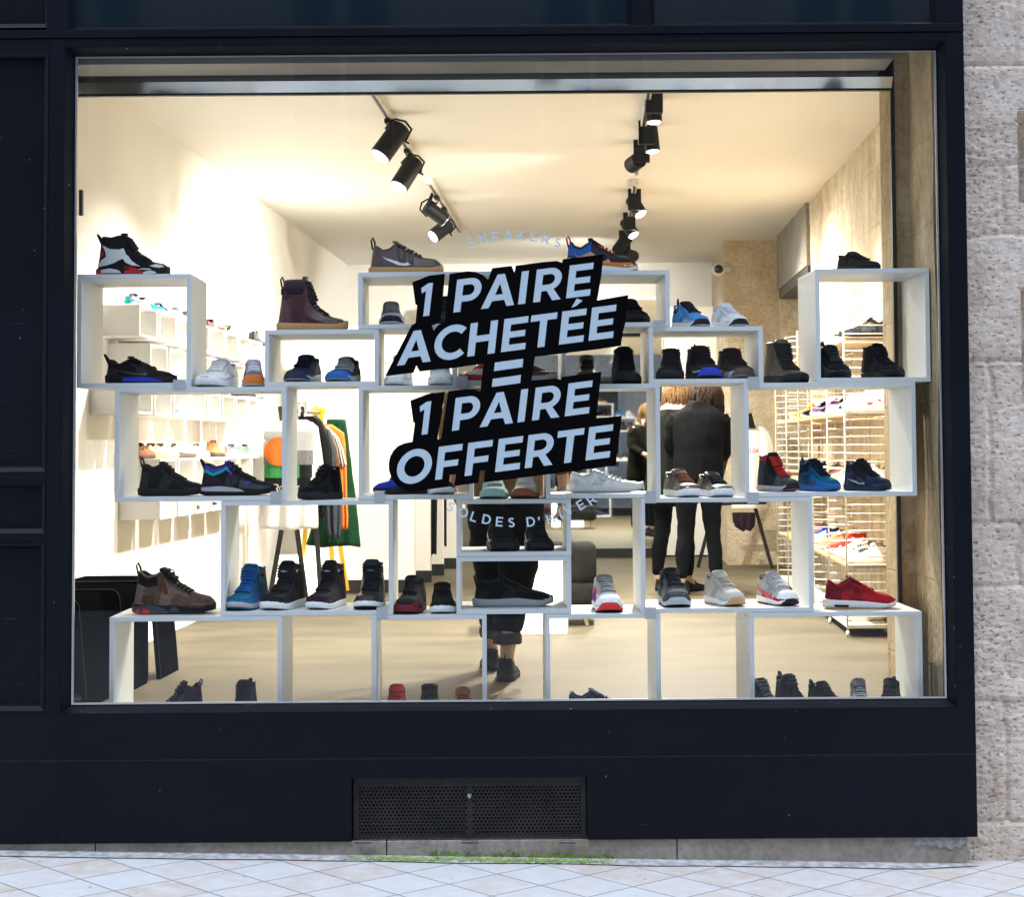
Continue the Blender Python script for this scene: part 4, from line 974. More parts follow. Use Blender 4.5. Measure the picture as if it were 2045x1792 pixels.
        if c.get('strap2'):
            m_ = MB(); rows = [[v+Vector((v.x*.0+.003*s, 0, .008*s)) for v in rows[0][6:19]], [v+Vector((.003*s, 0, -.004*s)) for v in rows[1][6:19]]]
            m_.loft(rows, closed=False, caps=False); o_ = m_.build('strap_band', smat(c['strap2']), root, smooth=True, local=True)
            so = o_.modifiers.new('solid', 'SOLIDIFY'); so.thickness = .004*s
    if c.get('logo'):                                    # curved tick on both flanks
        m_ = MB(); lk = c.get('logo_k', (1, 0, 1, 0))
        P = [(t*lk[0]+lk[1], q*lk[2]+lk[3]) for t, q in SWOOSH]
        tr_ = geometry.tessellate_polygon([[Vector((a, b_, 0)) for a, b_ in P]])
        for sg in (1, -1): m_.add([side(t, q, .0022*s, sg) for t, q in P], [tuple(x) for x in tr_])
        m_.build('logo', smat(c['logo'], 'l'), root, local=True)
    for (col, P) in c.get('decals', []):                 # shaped leather pieces following the flank
        Q = []
        for i in range(len(P)):
            a, b_ = Vector(P[i]), Vector(P[(i+1) % len(P)]); k_ = max(1, int((b_-a).length/.03)); Q += [a.lerp(b_, j/k_) for j in range(k_)]
        nb = len(Q); xs_ = [q.x for q in Q]; ys_ = [q.y for q in Q]
        Gd = [Vector((min(xs_)+.03*i, min(ys_)+.06*j)) for i in range(int((max(xs_)-min(xs_))/.03)+1) for j in range(int((max(ys_)-min(ys_))/.06)+1)]
        vo, _e, fo_ = geometry.delaunay_2d_cdt(Q+Gd, [], [list(range(nb))], 1, 1e-6)[:3]
        for sg in (1, -1):
            m_ = MB(); m_.add([side(min(.985, v.x), v.y, .0022*s, sg) for v in vo], [tuple(q) for q in fo_]); m_.build('overlay', smat(col, mk), root, smooth=True, local=True)
    if c.get('stripes'):                                 # three slanted stripes
        m_ = MB()
        for k in range(3):
            t = .40+.07*k
            for sg in (1, -1): m_.quad(side(t-.06, .95, .002*s, sg), side(t-.03, .95, .002*s, sg), side(t+.045, .12, .002*s, sg), side(t+.015, .12, .002*s, sg))
        m_.build('stripes', smat(c['stripes'], 'l'), root, local=True)
    if c.get('window'):                                  # cushion window in the heel of the sole
        m_ = MB()
        for sg in (1, -1):
            P = []
            for t, fz in ((.13,.34),(.15,.24),(.32,.24),(.34,.36),(.32,.5),(.15,.5)):
                P.append(Vector((t*L_-L_/2, sg*(interp(HW, t)*W_/2+fl+.0015*s)+yc(t), zb(t)+(zs(t)-zb(t))*fz)))
            m_.add(P, [tuple(range(6))])
        m_.build('sole_window', smat(c['window'], 's'), root, local=True)
    if c.get('straps_x'):                                # wide front straps over the instep
        for (t, w) in c['straps_x']:
            m_ = MB(); rows = []
            for tt in (t-w, t+w):
                e = [side(tt, q, .004*s, 1) for q in (.35,.6,.85,1)]; g = [side(tt, q, .004*s, -1) for q in (1,.85,.6,.35)]
                rows.append(e+[Vector((e[-1].x, yc(tt), hh(tt)+.007*s))]+g)
            m_.loft(rows, closed=False, caps=False); o_ = m_.build('strap', smat(c['sx'], mk), root, smooth=True, local=True)
            so = o_.modifiers.new('solid', 'SOLIDIFY'); so.thickness = .004*s; so.offset = 0
    return root
TOPH = {k: max(v['tg'], max(h for _, h in v['h'])) for k, v in STY.items()}
def place(label, style, x0, x1, yt, yb, z, rz, c, name='sneaker', cat='sneaker', Yc=None):
    Y = YB+.150 if Yc is None else Yc
    ca, sa = abs(math.cos(R(rz))), abs(math.sin(R(rz)))
    sc_ = FP/(Y-EYE.y)
    wm = (x1-x0)/sc_
    wk = c.get('wk', 1)
    s_ = wm/max(.001, math.sqrt((.262*ca)**2+(.107*wk*sa)**2))
    s_ = max(.82, min(1.2, s_))
    hm = (yb-yt)/sc_
    extra = .012 if (c.get('loop') or c.get('flap')) and style in ('runner', 'slip') else 0
    hk = max(.7, min(1.45, hm/((TOPH[style])*s_)))
    o = make_shoe(name, label, style, c, s_, hk, cat=cat)
    xc = WY((x0+x1)/2, yb, Y).x
    o.location = (xc, Y, z); o.rotation_euler = (0, 0, R(rz))
    return o
# ---------------------------------------------------------------- the shoes on the window boxes
def IN(k): return BOX[k][2]
def RF(k): return BOX[k][3]
D = dict
SD, FR = 0, -90
ROWS = [
 ('black, white and red high-top basketball shoe on the left end box', 'high', 194,338,455,543, RF('A'), SD, D(u='black', z=[('black',0,1,0,2)], decals=[('white',[(.01,.06),(.06,.24),(.16,.40),(.14,.56),(.07,.76),(.20,.66),(.34,.60),(.46,.72),(.55,.52),(.64,.36),(.52,.30),(.40,.34),(.28,.20),(.16,.12)]),('red',[(.04,.30),(.13,.44),(.10,.58),(.03,.55)]),('red',[(.40,.10),(.52,.24),(.60,.14),(.52,.04)]),('white',[(.76,.60),(.84,.98),(.94,.96),(.955,.5),(.9,.34)]),('white',[(.60,.06),(.80,.04),(.77,.22),(.68,.20)])], sole='black', out='black', band=[('white',.08,.38,.45,1.0),('scarlet',.02,.16,.2,.85),('scarlet',.42,.68,.4,1.05),('white',.68,.86,.35,.8)], lace='coal', flap='black', flap_k=1.1, wk=1, tongue='black', tag='scarlet'), 'high_top_sneaker'),
 ('tall maroon leather boot with strap and orange gum sole', 'boot', 554,694,542,652, RF('C'), SD, D(u='burg', leather=1, z=[('plum',.0,.42,.8,1.0),('plum',0,.2,.55,.62)], sole='gum', lace='plum', loop='plum', loop_k=1.6, strap='plum', strap_z=.78, logo='burg', tongue='burg', bow=1), 'boot'),
 ('brown low leather sneaker with white tick, instep straps and gum sole', 'court', 738,884,470,538, RF('B'), SD, D(u='mauve', leather=1, z=[('umber',.7,1,0,2),('umber',0,.16,0,1)], sole='gum', lace='black', loop='black', loop_k=1.7, logo='white', logo_k=(.75,.12,.95,.03), tongue='umber', straps_x=[(.46,.045),(.58,.03)], sx='umber')),
 ('blue, orange and black runner with white sole on the top right box', 'runner', 1128,1273,464,535, RF('B2'), SD, D(u='coal', z=[('blue',0,.36,.45,1.05)], decals=[('peach',[(.10,.30),(.25,.55),(.42,.60),(.52,.35),(.40,.12),(.20,.15)]),('orange',[(.50,.05),(.62,.35),(.74,.50),(.90,.72),(.985,.5),(.985,.04)]),('white',[(.80,.30),(.92,.40),(.93,.22),(.82,.16)]),('white',[(.0,.02),(.03,.35),(.12,.25),(.18,.02)])], sole='white', out='black', lace='scarlet', loop='scarlet', loop_k=1.3, tongue='black', logo='orange', band=[('blue',.08,.3,.4,.9)])),
 ('black low sneaker alone on the roof of the right end box', 'runner', 1679,1747,497,539, RF('H'), -62, D(u='black', sole='black', lace='black', wk=1.0, tongue='coal')),
 ('bright blue runner with black laces and white sole beside a white one', 'runner', 1346,1409,594,650, RF('D'), -66, D(u='sky', z=[('silver',.55,1,0,.45),('black',.0,.34,.7,1.05)], sole='white', toe='ink', lace='black', loop='black', loop_k=1.8, tongue='black')),
 ('all-white runner with black toe bumper beside the bright blue one', 'runner', 1425,1485,597,650, RF('D'), -68, D(u='white', sole='white', toe='ink', lace='white', tongue='white', line='silver')),
 ('black runner with blue sole flash and pointed heel tab in the left end box', 'runner', 212,352,704,759, IN('A'), SD, D(u='black', sole='black', band=[('royal',.28,.86,.3,.95)], lace='black', flap='black', flap_k=1.2, logo='ink')),
 ('chunky all-white runner seen toe-on beside the left end box', 'runner', 402,467,710,767, RF('I'), -97, D(u='white', z=[('lilac',.55,1,0,.35)], sole='white', lace='white', tongue='lilac', sk=1.15)),
 ('denim blue runner with orange toe seen toe-on next to a white runner', 'runner', 480,531,710,767, RF('I'), -80, D(u='denim', z=[('orange',.82,1,0,2),('lilac',.35,.7,.75,2)], sole='white', toe='orange', lace='white', tongue='lilac')),
 ('navy runner with pale blue sole edge seen toe-on', 'runner', 577,636,700,757, IN('C'), -97, D(u='navy', z=[('slate',.7,1,0,.4)], sole='silver', toe='navy', lace='navy', tongue='navy')),
 ('grey runner with bright blue toe and white laces seen toe-on', 'runner', 658,716,705,757, IN('C'), -97, D(u='coal', z=[('silver',.4,.75,.75,2),('blue',.84,1,0,2)], sole='silver', toe='blue', lace='silver', tongue='coal')),
 ('light grey knit runner with white sole and black toe seen toe-on', 'runner', 755,807,590,641, IN('B'), -84, D(u='grey', z=[('silver',.7,1,0,2)], sole='white', toe='ink', lace='silver', tongue='grey')),
 ('black mid sneaker with a red stripe half hidden behind the sticker', 'mid', 868,916,580,641, IN('B'), -90, D(u='black', z=[('scarlet',.6,.9,.3,.42)], sole='black', lace='black', loop='black')),
 ('plain black runner in the top right box beside the sticker edge', 'runner', 1232,1290,588,641, IN('B2'), -78, D(u='black', sole='black', lace='black', flap='black')),
 ('white sneaker seen toe-on, left of a pair under the word ACHETÉE', 'runner', 772,824,700,765, RF('J'), -93, D(u='white', sole='white', lace='white', line='silver')),
 ('white sneaker seen toe-on beside the box with the clip, under the word ACHETÉE', 'runner', 853,904,702,765, RF('J'), -86, D(u='white', sole='white', lace='white', line='silver', z=[('silver',.3,.7,.8,2)])),
 ('white and red high-top peeping out left of the equals sign', 'mid', 941,1011,700,754, IN('F'), -140, D(u='white', leather=1, z=[('scarlet',.8,1,0,.5),('scarlet',0,.2,0,1),('scarlet',.4,.7,0,.3)], sole='red', lace='scarlet', tongue='white')),
 ('dark red low sneaker with white sole right of the equals sign', 'court', 1030,1094,716,754, IN('F'), -30, D(u='wine', leather=1, sole='white', lace='wine')),
 ('glossy black low sneaker seen toe-on left of a taller black one', 'runner', 1147,1196,704,765, RF('K'), -92, D(u='black', leather=1, sole='black', lace='black', tongue='ink')),
 ('black high-top seen toe-on with a pale tongue label', 'high', 1217,1276,688,765, RF('K'), -88, D(u='black', z=[('ink',.75,1,0,2)], sole='black', lace='black', tongue='coal')),
 ('black sneaker with a silver tick seen toe-on in the right flat box', 'mid', 1310,1367,691,755, IN('D'), -97, D(u='black', sole='ink', lace='black', logo='silver', logo_k=(.8,.2,1,-.05), tongue='black')),
 ('black and grey basketball shoe with vivid blue toe', 'mid', 1371,1434,686,755, IN('D'), -80, D(u='coal', z=[('silver',.6,.95,0,.35),('black',.3,.6,.6,2)], sole='ink', toe='royal', toe_h=.008, toe_t=.90, lace='black', loop='black', tongue='ink')),
 ('dark brown basketball shoe with iridescent sole panel', 'mid', 1435,1497,691,755, IN('D'), -78, D(u='choc', z=[('lilac',.6,.95,0,.3)], sole='lilac', toe='umber', toe_h=.008, toe_t=.90, lace='choc', tongue='choc')),
 ('dark olive leather lace-up boot seen toe-on beside the right end box', 'boot', 1532,1602,684,767, RF('M'), -73, D(u='olive', leather=1, sole='ink', lace='black', tongue='olive', loop='black', bow=1), 'boot'),
 ('dark green and black sneaker at the left inside the right end box', 'mid', 1636,1689,690,759, IN('H'), -78, D(u='ink', z=[('slate',.45,1,.0,.5)], sole='black', lace='slate', tongue='black', loop='black', loop_k=1.6)),
 ('black sock-like high sneaker at the right inside the right end box', 'high', 1728,1794,688,759, IN('H'), -66, D(u='ink', sole='black', lace='black', tongue='black')),
 ('all-black mesh runner with heel loop, toe to the right, beside a teal-collared one', 'mid', 277,406,917,985, IN('I'), SD, D(u='black', sole='black', lace='black', loop='black', loop_k=1.5, tongue='black')),
 ('black runner with teal and purple collar and grey sole wedge', 'mid', 401,549,917,985, IN('I'), SD, D(u='ink', z=[('violet',0,.44,.76,1.02),('slate',.55,.95,.0,.8)], decals=[('turq',[(.03,.66),(.2,.60),(.40,.78),(.40,.90),(.2,.74),(.03,.80)]),('plum',[(.01,.05),(.02,.45),(.18,.55),(.30,.35),(.38,.05)]),('violet',[(.60,.55),(.66,.9),(.69,.9),(.64,.5)])], sole='black', band=[('silver',.0,.62,.5,1.08)], lace='black', flap='black', tongue='violet', line='turq')),
 ('plain black mid sneaker turned away under the orange jacket', 'mid', 605,676,925,994, RF('N'), -125, D(u='black', sole='black', lace='black', tongue='black', bow=1)),
 ('blue running shoe half hidden by the letter O of the sticker', 'runner', 760,842,930,982, IN('J'), -160, D(u='royal', z=[('navy',.5,1,0,.5)], sole='ink', lace='navy')),
 ('black sneaker with white sole under the word OFFERTE', 'court', 846,904,930,982, IN('J'), -75, D(u='ink', sole='white', lace='white')),
 ('pale mint runner seen toe-on in front of the tan coat', 'runner', 957,1013,945,993, RF('P2'), -88, D(u='mint', z=[('mint',0,1,0,2)], sole='mint', toe='mint', lace='white', tongue='mint')),
 ('white and tan runner with brown toe seen toe-on in front of the tan coat', 'runner', 1021,1077,942,993, RF('P2'), -92, D(u='bone', z=[('sand',.4,.95,0,.6),('white',.5,.75,.75,2)], sole='rust', toe='rust', lace='white')),
 ('clean white leather court shoe with a small red tick, toe right', 'court', 1134,1284,936,982, IN('K'), SD, D(u='white', leather=1, sole='white', out='silver', lace='white', logo='scarlet', logo_k=(.16,.40,.3,.52), tongue='white', line='peach')),
 ('brown leather low sneaker with thick white sole beside a black one', 'court', 1329,1392,940,994, RF('R'), -74, D(u='choc', leather=1, sole='white', lace='rust', sk=1.1)),
 ('black leather low sneaker with thick white sole beside a brown one', 'court', 1396,1457,946,994, RF('R'), -76, D(u='black', leather=1, sole='white', lace='black', sk=1.1)),
 ('speckled grey basketball shoe with pink sole line and black toe', 'high', 1519,1586,908,985, IN('M'), -58, D(u='slate', z=[('black',.35,.6,.6,2),('scarlet',0,.35,.85,1.1),('coal',.3,.6,0,.7)], sole='silver', toe='ink', out='pink', lace='scarlet', tongue='black')),
 ('bright blue low basketball shoe with black pull loop', 'mid', 1600,1668,921,985, IN('M'), -58, D(u='teal', z=[('navy',0,.4,.6,1.1),('blue',.45,1,.0,.8)], sole='blue', lace='navy', tongue='navy', loop='black', logo='navy')),
 ('dark navy basketball shoe with a silver curved line', 'mid', 1692,1770,922,985, IN('M'), -50, D(u='navy', z=[('ink',0,.4,.65,1.1),('coal',.35,.6,.5,2)], sole='navy', lace='ink', tongue='black', logo='silver', logo_k=(.8,.1,.45,.05))),
 ('brown hiking shoe with grey and red heel sole, toe right', 'mid', 264,432,1133,1223, RF('S'), SD, D(u='umber', z=[('black',0,.36,.66,1.1)], decals=[('brown',[(.34,.45),(.32,.98),(.42,.98),(.46,.55)]),('brown',[(.12,.12),(.16,.40),(.30,.30),(.30,.10)]),('brown',[(.62,.04),(.72,.30),(.985,.3),(.985,.04)])], sole='black', band=[('slate',0,.48,.15,1.0),('scarlet',.05,.3,.12,.62),('slate',.48,.6,.3,.9)], lace='black', loop='black', loop_k=1.5, tongue='black', bow=1), 'hiking_shoe'),
 ('teal blue strapped high-top, first of the four in a row', 'high', 462,526,1127,1213, IN('N'), -102, D(u='teal', z=[('blue',.45,1,0,.6)], sole='silver', out='teal', lace='blue', strap='navy', strap2='slate', tongue='teal')),
 ('black strapped high-top with white sole between the teal and the plum ones', 'high', 533,601,1121,1213, IN('N'), -106, D(u='ink', sole='white', lace='black', strap='black', strap2='silver', tongue='black')),
 ('dark plum strapped high-top with white sole between two black ones', 'high', 622,684,1121,1213, IN('N'), -106, D(u='plum', sole='white', lace='plum', strap='black', strap2='silver', tongue='plum')),
 ('black strapped high-top with white and black sole at the right end of four', 'high', 711,769,1120,1213, IN('N'), -92, D(u='black', leather=1, sole='white', out='black', lace='black', strap='black', strap2='grey', tongue='black')),
 ('black runner with deep red toe seen toe-on', 'runner', 793,849,1153,1223, RF('T'), -97, D(u='ink', z=[('wine',.85,1,0,1)], sole='wine', toe='wine', toe_h=.008, toe_t=.90, out='black', lace='ink', tongue='ink')),
 ('small black sneaker with thick white sole beside the red-toed runner', 'slip', 857,909,1167,1223, RF('T'), -86, D(u='black', sole='white', lace='black', sk=1.15)),
 ('black sneaker with a white tick, left of the two behind the winter sale lettering', 'mid', 969,1032,1035,1095, IN('P2'), -80, D(u='black', sole='black', lace='black', logo='white', logo_k=(.9,.1,1,0), tongue='black')),
 ('black sneaker with a white tick, right of the two behind the winter sale lettering', 'mid', 1045,1101,1035,1095, IN('P2'), -82, D(u='black', sole='black', lace='black', logo='white', logo_k=(.9,.1,1,0), tongue='black')),
 ('black slip-on shoe with a speckled grey sole and heel cord, toe right', 'slip', 946,1103,1152,1211, IN('P1'), SD, D(u='black', sole='silver', loop='black', loop_k=1.2), 'slip_on_shoe'),
 ('white runner with red toe and purple sides seen toe-on', 'runner', 1181,1238,1154,1223, RF('U'), -83, D(u='white', z=[('purple',.2,.6,.1,.5),('scarlet',.15,.5,.5,.75),('silver',.35,.7,.75,2)], sole='white', toe='scarlet', out='black', lace='silver', tongue='grey')),
 ('slate grey runner with black laces and pale toe seen toe-on', 'runner', 1314,1372,1140,1212, IN('R'), -83, D(u='slate', z=[('black',0,.4,.5,1.1),('grey',.5,.75,.2,.7),('slate',.75,1,0,2)], sole='silver', toe='silver', out='black', lace='black', tongue='black')),
 ('cream suede runner with white sole and gum toe', 'runner', 1411,1478,1146,1212, IN('R'), -66, D(u='bone', z=[('silver',.7,1,0,.5)], sole='white', toe='gum', out='gum', lace='cream', tongue='bone')),
 ('white and grey runner with red toe guard and red tick', 'runner', 1518,1584,1149,1212, IN('R'), -66, D(u='silver', z=[('red',.7,1,0,.42),('red',.3,.8,0,.2),('white',.8,1,.42,2)], sole='white', toe='ink', toe_t=.93, toe_h=.004, out='wine', lace='white', tongue='silver', logo='scarlet')),
 ('red suede runner with white cushioned sole, toe right', 'runner', 1645,1788,1160,1223, RF('V'), SD, D(u='red', z=[('wine',0,.24,.0,1.1),('wine',.24,.5,.55,1.1)], sole='white', out='gum', lace='red', tongue='wine', line='wine', window='coal', logo='wine', logo_k=(.55,.2,.6,.15))),
 ('dark plum sneaker on the bottom left, heel to the right', 'mid', 316,392,1356,1436, IN('S'), -155, D(u='plum', sole='black', lace='plum', loop='plum')),
 ('dark grey high sneaker with heel tab at the bottom left', 'high', 457,508,1356,1436, IN('S'), -97, D(u='coal', sole='black', lace='black', flap='black', tongue='coal')),
 ('red and dark blue runner top behind the sill, left of three', 'runner', 767,817,1367,1436, IN('T'), -86, D(u='wine', z=[('navy',.3,.6,.2,.7)], sole='turq', lace='red', tongue='red')),
 ('black mid sneaker top behind the sill, between the red and the rust one', 'mid', 833,884,1367,1436, IN('T'), -84, D(u='ink', sole='black', lace='coal')),
 ('rust brown sneaker top behind the sill, right of three', 'runner', 899,944,1373,1436, IN('T'), -92, D(u='rust', leather=1, sole='rust', lace='rust', tongue='rust')),
 ('navy runner seen from the side behind the sill', 'runner', 1131,1270,1377,1436, IN('U'), SD, D(u='navy', sole='ink', lace='navy', tongue='navy')),
 ('dark grey sneaker with a red heel tab, first of five behind the sill', 'mid', 1506,1549,1360,1436, IN('V'), -62, D(u='coal', sole='black', lace='grey', flap='scarlet')),
 ('dark grey mid sneaker with black heel tab, second of five behind the sill', 'mid', 1560,1606,1352,1436, IN('V'), -66, D(u='slate', z=[('coal',.3,.7,.5,2)], sole='black', lace='coal', flap='black')),
 ('black low sneaker with a tongue tab, middle of five behind the sill', 'runner', 1625,1678,1367,1436, IN('V'), -60, D(u='ink', sole='black', lace='black', flap='black')),
 ('pale grey sneaker with rounded heel, fourth of five behind the sill', 'runner', 1696,1738,1362,1436, IN('V'), -92, D(u='grey', z=[('silver',.5,1,0,1)], sole='silver', lace='silver', loop='silver')),
 ('black knit sneaker with pull tab at the far right behind the sill', 'runner', 1753,1797,1362,1436, IN('V'), -112, D(u='black', sole='black', lace='black', flap='black')),
]
for r_ in ROWS:
    nm = r_[9] if len(r_) > 9 else 'sneaker'
    place(*r_[:9], name=nm, cat={'boot': 'boot', 'hiking_shoe': 'shoe', 'slip_on_shoe': 'shoe'}.get(nm, 'sneaker'))
# ---------------------------------------------------------------- little white boxes and children's shoes on the left wall
XS = -2.28
NTH = ['first', 'second', 'third', 'fourth', 'fifth', 'sixth', 'seventh', 'eighth', 'ninth', 'tenth']
BOXW = mat('white_board', (.78,.77,.74), .55, var=.02)
def wall_box(y0, y1, z0, z1, label):
    f = MB(); t = .012
    f.box(XL+.001, y0, z0, XS, y1, z0+t).box(XL+.001, y0, z1-t, XS, y1, z1)
    f.box(XL+.001, y0, z0+t, XS-.0004, y0+t, z1-t).box(XL+.001, y1-t, z0+t, XS-.0004, y1, z1-t)
    f.box(XL+.001, y0+t, z0+t, XL+.012, y1-t, z1-t)
    tag(f.build('display_box', BOXW, bevel=.001), label, 'display box', 'small white boxes on the left wall')
for rn, ds, z0, z1, num in (('second', 9.4, 1.895, 2.05, 7), ('upper', 9.17, 2.076, 2.232, 8), ('middle', 9.07, 1.685, 1.84, 8), ('lower', 9.62, 1.139, 1.457, 7)):
    for k in range(num):
        y0 = ds-6.88+k*.43; wall_box(y0, y0+.37, z0, z1, '%s small white box from the window in the %s row on the left wall' % (NTH[k], rn))
def wall_shoe(label, pxc, z, c, rz, style='court', s=.84, x=-2.39, yoff=0):
    d = -x*FP/(PX-pxc); o = make_shoe('small_sneaker', label, style, c, s, .88 if s > .7 else 1.0, group="children's sneakers on the left wall", cat='sneaker', lod=0)
    o.location = (x, d+EYE.y+yoff, z); o.rotation_euler = (0, 0, R(rz+(18 if s > .7 else 0)))
ZT, ZM, ZBt = 2.2325, 1.8405, 1.4575
for a in (
 ('teal and lilac small sneaker at the window end of the upper row', 270, ZT, D(u='lilac', z=[('turq',.0,.6,.35,.55),('turq',0,.4,.9,1.1)], sole='white'), 62),
 ('turquoise and white small sneaker on the upper row beside a brown-laced one', 291, ZT, D(u='white', z=[('turq',.5,1,0,2)], sole='white', tongue='brown'), 40),
 ('white and royal blue small sneaker on the upper row', 322, ZT, D(u='white', z=[('royal',.0,.3,.6,1.1),('black',.3,.6,.6,2),('royal',.6,1,0,.4)], sole='white'), 40),
 ('white small sneaker with a grey collar on the upper row', 353, ZT, D(u='white', z=[('coal',0,.4,.85,1.1)], sole='silver', line='coal'), 55),
 ('grey small sneaker behind the right edge of the left end box', 375, ZT, D(u='silver', z=[('coal',0,.4,.7,1.1)], sole='white'), 55),
 ('wine red small sneaker with cream sole on the upper row', 424, ZT, D(u='wine', leather=1, z=[('red',.1,1,0,.7)], sole='cream'), 50),
 ('cream small sneaker with a dark heel patch on the upper row', 458, ZT, D(u='cream', z=[('ink',0,.12,.55,1.1)], sole='cream'), 66),
 ('black small high-top at the far end of the upper row', 511, ZT, D(u='ink', leather=1, sole='black'), 62, 'mid'),
 ('dark striped small sneaker at the far end of the middle row', 522, ZM, D(u='white', z=[('navy',.0,1,0,.3),('peach',0,.5,.6,2)], sole='white'), 40),
 ('dark small sneaker near the far end of the middle row', 486, ZM, D(u='coal', sole='white'), 40),
 ('brown small sneaker half hidden by the box frame on the lower row', 283, ZBt, D(u='rust', z=[('brown',0,.4,.6,1.1)], sole='brown'), 60),
 ('tan small sneaker with cream heel and gum sole on the lower row', 306, ZBt, D(u='sand', z=[('cream',0,.3,.6,1.1)], sole='gum', line='brown'), 62),
 ('cream small sneaker beside the tan one on the lower row', 327, ZBt, D(u='cream', sole='peach'), 50),
 ('cream and taupe small sneaker on the lower row', 357, ZBt, D(u='cream', z=[('mauve',0,1,0,.35)], sole='mauve', line='umber'), 30),
 ('all-white small sneaker with dark opening on the lower row', 396, ZBt, D(u='white', sole='white', line='black'), 62),
 ('orange tan small boot on the lower row', 429, ZBt, D(u='orange', leather=1, z=[('umber',0,.4,.85,1.1),('gum',0,.3,0,.5)], sole='umber'), 66, 'mid'),
 ('white and navy small sneaker on the lower row', 464, ZBt, D(u='bone', z=[('royal',0,.4,.8,1.1),('navy',0,1,.0,.12)], sole='white', line='royal'), 66),
 ('pale sage green small sneaker on the lower row', 493, ZBt, D(u='sage', z=[('white',.5,1,0,2)], sole='white', line='coal'), 45),
 ('red striped small sneaker inside an upper-row box', 292, 2.0885, D(u='red', stripes='white', sole='umber'), 20, 'court', .5),
 ('dark speckled small sneaker inside an upper-row box behind the box frame', 370, 2.0885, D(u='olive', sole='lime'), 20, 'court', .5),
 ('white small sneaker inside the nearest middle-row box', 281, 1.6975, D(u='white', sole='silver'), 20, 'court', .5),
 ('pale blue small sneaker inside a middle-row box', 334, 1.6975, D(u='sky', z=[('white',.0,.5,0,2)], sole='white'), 20, 'court', .5),
 ('blue small sneaker with white stripes and gum sole inside a middle-row box', 373, 1.6975, D(u='teal', stripes='white', sole='gum'), 20, 'court', .5),
 ('grey small sneaker inside a middle-row box', 441, 1.6975, D(u='coal', sole='grey'), 20, 'court', .5),
 ('slate blue small sneaker with gum sole inside a lower-row box', 331, 1.1515, D(u='slate', sole='gum'), 20, 'court', .56),
 ('navy small sneaker with white stripes inside a lower-row box', 373, 1.1515, D(u='navy', stripes='white', sole='umber'), 20, 'court', .56),
 ('red and white small sneaker inside a second-row box', 326, 1.9075, D(u='white', z=[('scarlet',0,.5,.4,1.1)], sole='white'), 30, 'court', .56),
 ('violet navy small sneaker with white edge inside a lower-row box', 411, 1.1515, D(u='navy', z=[('violet',0,.5,0,1)], sole='lilac'), 20, 'court', .56)):
    wall_shoe(*a)
# ---------------------------------------------------------------- wire shelf rack with birch boards on the right
BIRCH = mat('birch_board', (.46,.31,.15), .5, var=.12, scale=5)
WIREM = mat('white_wire', (.74,.72,.66), .4, var=.03)
rk = thing('wire_rack', 'white wire shelf rack with birch boards along the warm stone wall', 'shelf rack', (1.52, 5, FLOOR))
RX0, RX1 = 1.39, 1.640
PD = [10.26, 11.04, 11.82, 12.6, 13.4, 14.18]
for d in PD:
    y = d-6.88; f = MB()
    f.tube([(RX0, y, .47), (RX0, y, 2.29), (RX1, y, 2.325)], .005, 6); f.tube([(RX1, y, .44), (RX1, y, 2.37)], .005, 6); f.tube([(RX0, y, .436), (RX0, y, .47)], .009, 6)
    z = .50
    while z < 2.28: f.tube([(RX0, y, z), (RX1, y, z)], .0034, 5); z += .0478
    f.build('wire_panel', WIREM, rk, smooth=True)
LV = [.50, .837, 1.27, 1.685, 2.107]
for z in LV[1:]:
    f = MB(); f.box(RX0+.006, PD[0]-6.88+.012, z-.018, RX1-.006, PD[-1]-6.88-.01, z); f.build('shelf', BIRCH, rk, bevel=.002)
    for d in PD:
        f = MB(); f.tube([(RX0+.012, d-6.88-.012, z-.012), (RX1-.02, d-6.88-.012, z-.012)], .006, 6); f.build('bracket_rod', mat('worn_steel', None), rk)
f = MB(); f.box(RX0+.006, PD[0]-6.88+.012, LV[0]-.018, RX1-.006, PD[-1]-6.88-.01, LV[0]); f.build('shelf', WIREM, rk)
